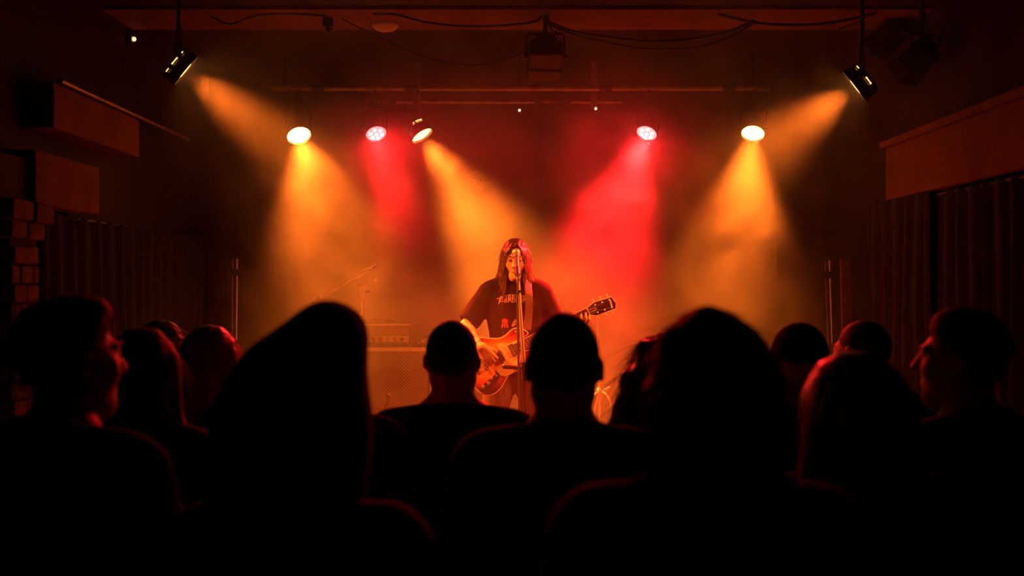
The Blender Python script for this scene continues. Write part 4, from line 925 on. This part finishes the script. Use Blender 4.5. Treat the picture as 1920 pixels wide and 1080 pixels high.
ctl = plate_px([(901, 727), (913, 716), (926, 704), (932, 698), (936, 700), (937, 708), (931, 718), (920, 729), (909, 737), (902, 736)], 0.0028, 0.006, 'control_plate', mat('black_control_plate', (0.02, 0.014, 0.013), 0.3, var=0.2))
for q, r_ in (((906, 725), 0.011), ((916, 718), 0.010), ((922, 709), 0.009), ((931, 704), 0.006)):
    o = px2([q])[0]; MB().lathe([(r_, 0.006), (r_, 0.016), (r_*0.8, 0.019), (0.001, 0.019)], 14, T(o[0], o[1], 0)).build('knob', CHROME, ctl, smooth=True)
br = MB().box((-0.014, -0.038, 0.0028), (0.004, 0.038, 0.013), T(-0.075, 0, 0), bev=0.003).build('bridge', BLACKMET, gu)
for i in range(6): MB().box((-0.010, -0.030+i*0.0116-0.003, 0.013), (0.001, -0.030+i*0.0116+0.003, 0.0165), T(-0.075, 0, 0)).build('saddle', CHROME, br)
MB().box((-0.150, -0.024, 0.0028), (-0.128, 0.024, 0.010), bev=0.003).build('tailpiece', CHROME, gu)
for x in (0.030, 0.112):
    pu = MB().box((x-0.016, -0.036, 0.004), (x+0.016, 0.036, 0.014), bev=0.003).build('pickup', BLACKPL, gu)
    for i in range(6): MB().lathe([(0.0026, 0.014), (0.0026, 0.0155)], 8, T(x, -0.0285+i*0.0114, 0)).build('pole_piece', CHROME, pu)
NUT = 194*gs
MB().plate([(0.13, -0.030), (NUT, -0.0225), (NUT, 0.0225), (0.13, 0.030)], 0.004, 0.013).build('fretboard', DKW, gu)
nk = []
for i in range(9):
    x = 0.15+(NUT-0.15)*i/8; nk.append((x, 0, -0.004))
MB().tube(nk, [0.0265-0.0045*i/8 for i in range(9)], 12, flat=0.55).build('neck', MAH, gu, smooth=True)
for s in (-1, 1): MB().tube([(0.13, s*0.030, 0.010), (NUT, s*0.0225, 0.010)], 0.0022, 6).build('neck_binding', BIND, gu)
for i in range(1, 20):
    x = NUT-(NUT+0.075)*(1-2**(-i/12)); hw = 0.0225+0.0075*(NUT-x)/(NUT-0.13); MB().box((x-0.0011, -hw, 0.013), (x+0.0011, hw, 0.0142)).build('fret', CHROME, gu)
MB().box((NUT-0.003, -0.0235, 0.006), (NUT+0.003, 0.0235, 0.0158), bev=0.001).build('nut', BIND, gu)
Mhs = T(NUT, 0, 0.002) @ Matrix.Rotation(R(-8.5), 4, 'Z') @ Matrix.Rotation(R(9), 4, 'Y')
hso = [(0.0, -0.023), (0.045, -0.041), (0.165, -0.038), (0.178, -0.010), (0.172, 0.010), (0.165, 0.038), (0.050, 0.041), (0.02, 0.030), (0.0, 0.023)]
hsk = MB().plate(hso, -0.014, 0.003, Mhs).build('headstock', mat('black_headstock', (0.014, 0.008, 0.007), 0.25, var=0.2, coat=0.4), gu)
MB().tube([Mhs @ Vector((x, y, 0.002)) for x, y in hso+hso[:1]], 0.0022, 6, cap=False).build('edge_binding', BIND, hsk)
MB().plate([(0.143, -0.026), (0.151, -0.026), (0.153, 0.022), (0.145, 0.022)], 0.003, 0.0042, Mhs).build('inlay_bar', BIND, hsk)
MB().tube([Mhs @ Vector(p) for p in ((0.006, 0.006, 0.0036), (0.045, 0.008, 0.0036), (0.053, 0.0, 0.0036), (0.045, -0.006, 0.0036), (0.006, -0.006, 0.0036))], 0.0013, 6).build('rod_cover', BIND, hsk)
for s in (-1, 1):
    for i in range(3):
        x = 0.050+i*0.046
        MB().lathe([(0.0055, 0.003), (0.0055, 0.010), (0.0035, 0.011), (0.0035, 0.016)], 12, Mhs @ T(x, s*0.024, 0)).build('tuner_post', CHROME, hsk, smooth=True)
        MB().tube([Mhs @ Vector((x, s*0.034, -0.006)), Mhs @ Vector((x, s*0.050, -0.006))], 0.0025, 6).build('tuner_shaft', CHROME, hsk)
        MB().ball((0, 0, 0), (0.0085, 0.0065, 0.005), 10, Mhs @ T(x, s*0.056, -0.006)).build('tuner_button', BIND, hsk, smooth=True)
for i in range(6):
    y0 = -0.029+i*0.0116; y1 = -0.0185+i*0.0074; s = -1 if i < 3 else 1; j = (i if i < 3 else 5-i)
    e = Mhs @ Vector((0.050+(2-j)*0.046 if False else 0.050+j*0.046, s*0.022, 0.008))
    MB().tube([(-0.135, y0*0.7, 0.010), (-0.079, y0, 0.0172), (NUT, y1, 0.0165), e], 0.0007, 4).build('string', STEEL, gu)
MB().lathe([(0.003, 0), (0.003, 0.010), (0.007, 0.012), (0.007, 0.016), (0.002, 0.018)], 10, T(*(px2([(967, 622)])[0]), 0.002)).build('strap_button', CHROME, gu, smooth=True)
# strap: from the upper horn over the shoulder and round the back
def gl(x, y, z): return gu.matrix_world.inverted() @ Vector((x, y, z))
sp_ = [at(988, 618, 6.02), at(991, 590, 6.045), at(992, 565, 6.050), at(991, 545, 6.07), (0.100, 6.125, 1.852), (0.098, 6.20, 1.880), (0.09, 6.28, 1.852), (0.05, 6.345, 1.72), (-0.03, 6.36, 1.55), (-0.13, 6.30, 1.38), (-0.19, 6.15, 1.27), (go[0]-0.185, 6.02, go[2]-0.09)]
W_ = wave(sp_, 44); vs = []; fs = []
for i, p in enumerate(W_):
    t = (W_[min(i+1, len(W_)-1)]-W_[max(i-1, 0)]).normalized(); c0 = Vector((PX, PY, p.z)); nrm = (p-c0); nrm = (nrm-t*nrm.dot(t)).normalized() if p.z < 1.84 else Vector((0, 0, 1)); sd = t.cross(nrm).normalized()*0.026
    for q in (p-sd, p+sd, p+sd+nrm*0.003, p-sd+nrm*0.003): vs.append(gl(*q))
for i in range(len(W_)-1):
    for j in range(4): fs.append((i*4+j, i*4+(j+1) % 4, (i+1)*4+(j+1) % 4, (i+1)*4+j))
MB().add(vs, fs).build('strap', mat('brown_strap', (0.075, 0.026, 0.018), 0.7, var=0.25, scale=30), gu)

# ------------------------------------------------------------------ singer's microphone, stand and cable
MY = 5.80
ms = thing('singer_microphone_stand', 'straight microphone stand with chrome upper tube before the guitarist', 'microphone stand', T(at(988, 0, MY)[0], MY, SF))
o_ = Vector((at(988, 0, MY)[0], MY, SF))
def ml(px, py, y=MY): return Vector(at(px, py, y))-o_
cl = ml(983, 690); tp = ml(971, 520)
MB().tube([(0, 0, 0.09), cl], 0.0135, 12).build('lower_tube', BLACKMET, ms, smooth=True)
MB().tube([cl, tp], 0.0105, 12).build('upper_tube', CHROME, ms, smooth=True)
MB().tube([cl-Vector((0, 0, 0.06)), cl+Vector((0, 0, 0.035))], [0.017, 0.021], 12).build('clutch', BLACKPL, ms, smooth=True)
MB().tube([cl+Vector((0, -0.01, 0)), ml(946, 687)], [0.011, 0.015], 10).build('clutch_lever', BLACKPL, ms, smooth=True)
MB().ball(tuple(ml(946, 687)), 0.016, 10).build('lever_knob', BLACKPL, ms, smooth=True)
MB().box((-0.028, -0.016, -0.006), (0.022, 0.012, 0.006), Matrix.Translation(ml(970, 546))).build('cable_clip', BLACKPL, ms)
mt_ = tp+Vector((0, 0, 0.0)); md = (Vector(at(967.5, 474, 5.99))-o_)
dv = (md-mt_).normalized()
MB().tube([tp-Vector((0, 0, 0.02)), tp+dv*0.03], 0.014, 10).build('swivel', BLACKPL, ms, smooth=True)
MB().tube([tp+dv*0.02, tp+dv*0.085], [0.0165, 0.0185], 14, cap=False).build('clip', BLACKPL, ms, smooth=True)
MB().lathe([(0.10, 0.0), (0.13, 0.0), (0.13, 0.018), (0.05, 0.032), (0.018, 0.10)], 28).build('base', BLACKMET, ms, smooth=True)
mc = thing('vocal_microphone', 'handheld vocal microphone with a round metal grille at the singer\'s face', 'microphone', T(*o_))
MB().tube([tp+dv*0.01, md-dv*0.045], [0.0115, 0.0165], 16).build('handle', mat('grey_mic_body', (0.16, 0.12, 0.10), 0.35, 0.5, var=0.1), mc, smooth=True)
MB().tube([md-dv*0.052, md-dv*0.018], [0.019, 0.0245], 18).build('collar', STEEL, mc, smooth=True)
MB().ball((0, 0, 0), 0.0262, 20, Matrix.Translation(md)).build('grille', mat('silver_mesh', (0.72, 0.62, 0.5), 0.38, 0.85, var=0.2, scale=160, bump=0.4), mc, smooth=True)
MB().tube([md-Vector((0.0, 0.0, 0.0))+dv.orthogonal().normalized()*0.0, md], 0.001, 4).build('pin', STEEL, mc) if False else None
cpt = [tp+o_+Vector((0.004, -0.012, -0.004)), Vector(at(970, 546, MY-0.02)), Vector(at(971, 600, MY-0.022)), Vector(at(972.5, 690, MY-0.024)), Vector(at(974, 780, MY-0.03)), Vector((at(975, 0, MY)[0], MY-0.04, 0.75)), Vector((at(972, 0, MY)[0], MY-0.10, SF+0.03)), Vector((0.10, MY-0.2, SF+0.008)), Vector((0.5, MY-0.15, SF+0.008)), Vector((1.2, MY+0.4, SF+0.008))]
tag(MB().tube(wave(cpt, 54), 0.0068, 8).build('microphone_cable', RUBBER, smooth=True), 'black microphone cable hanging straight down beside the chrome tube', 'cable')
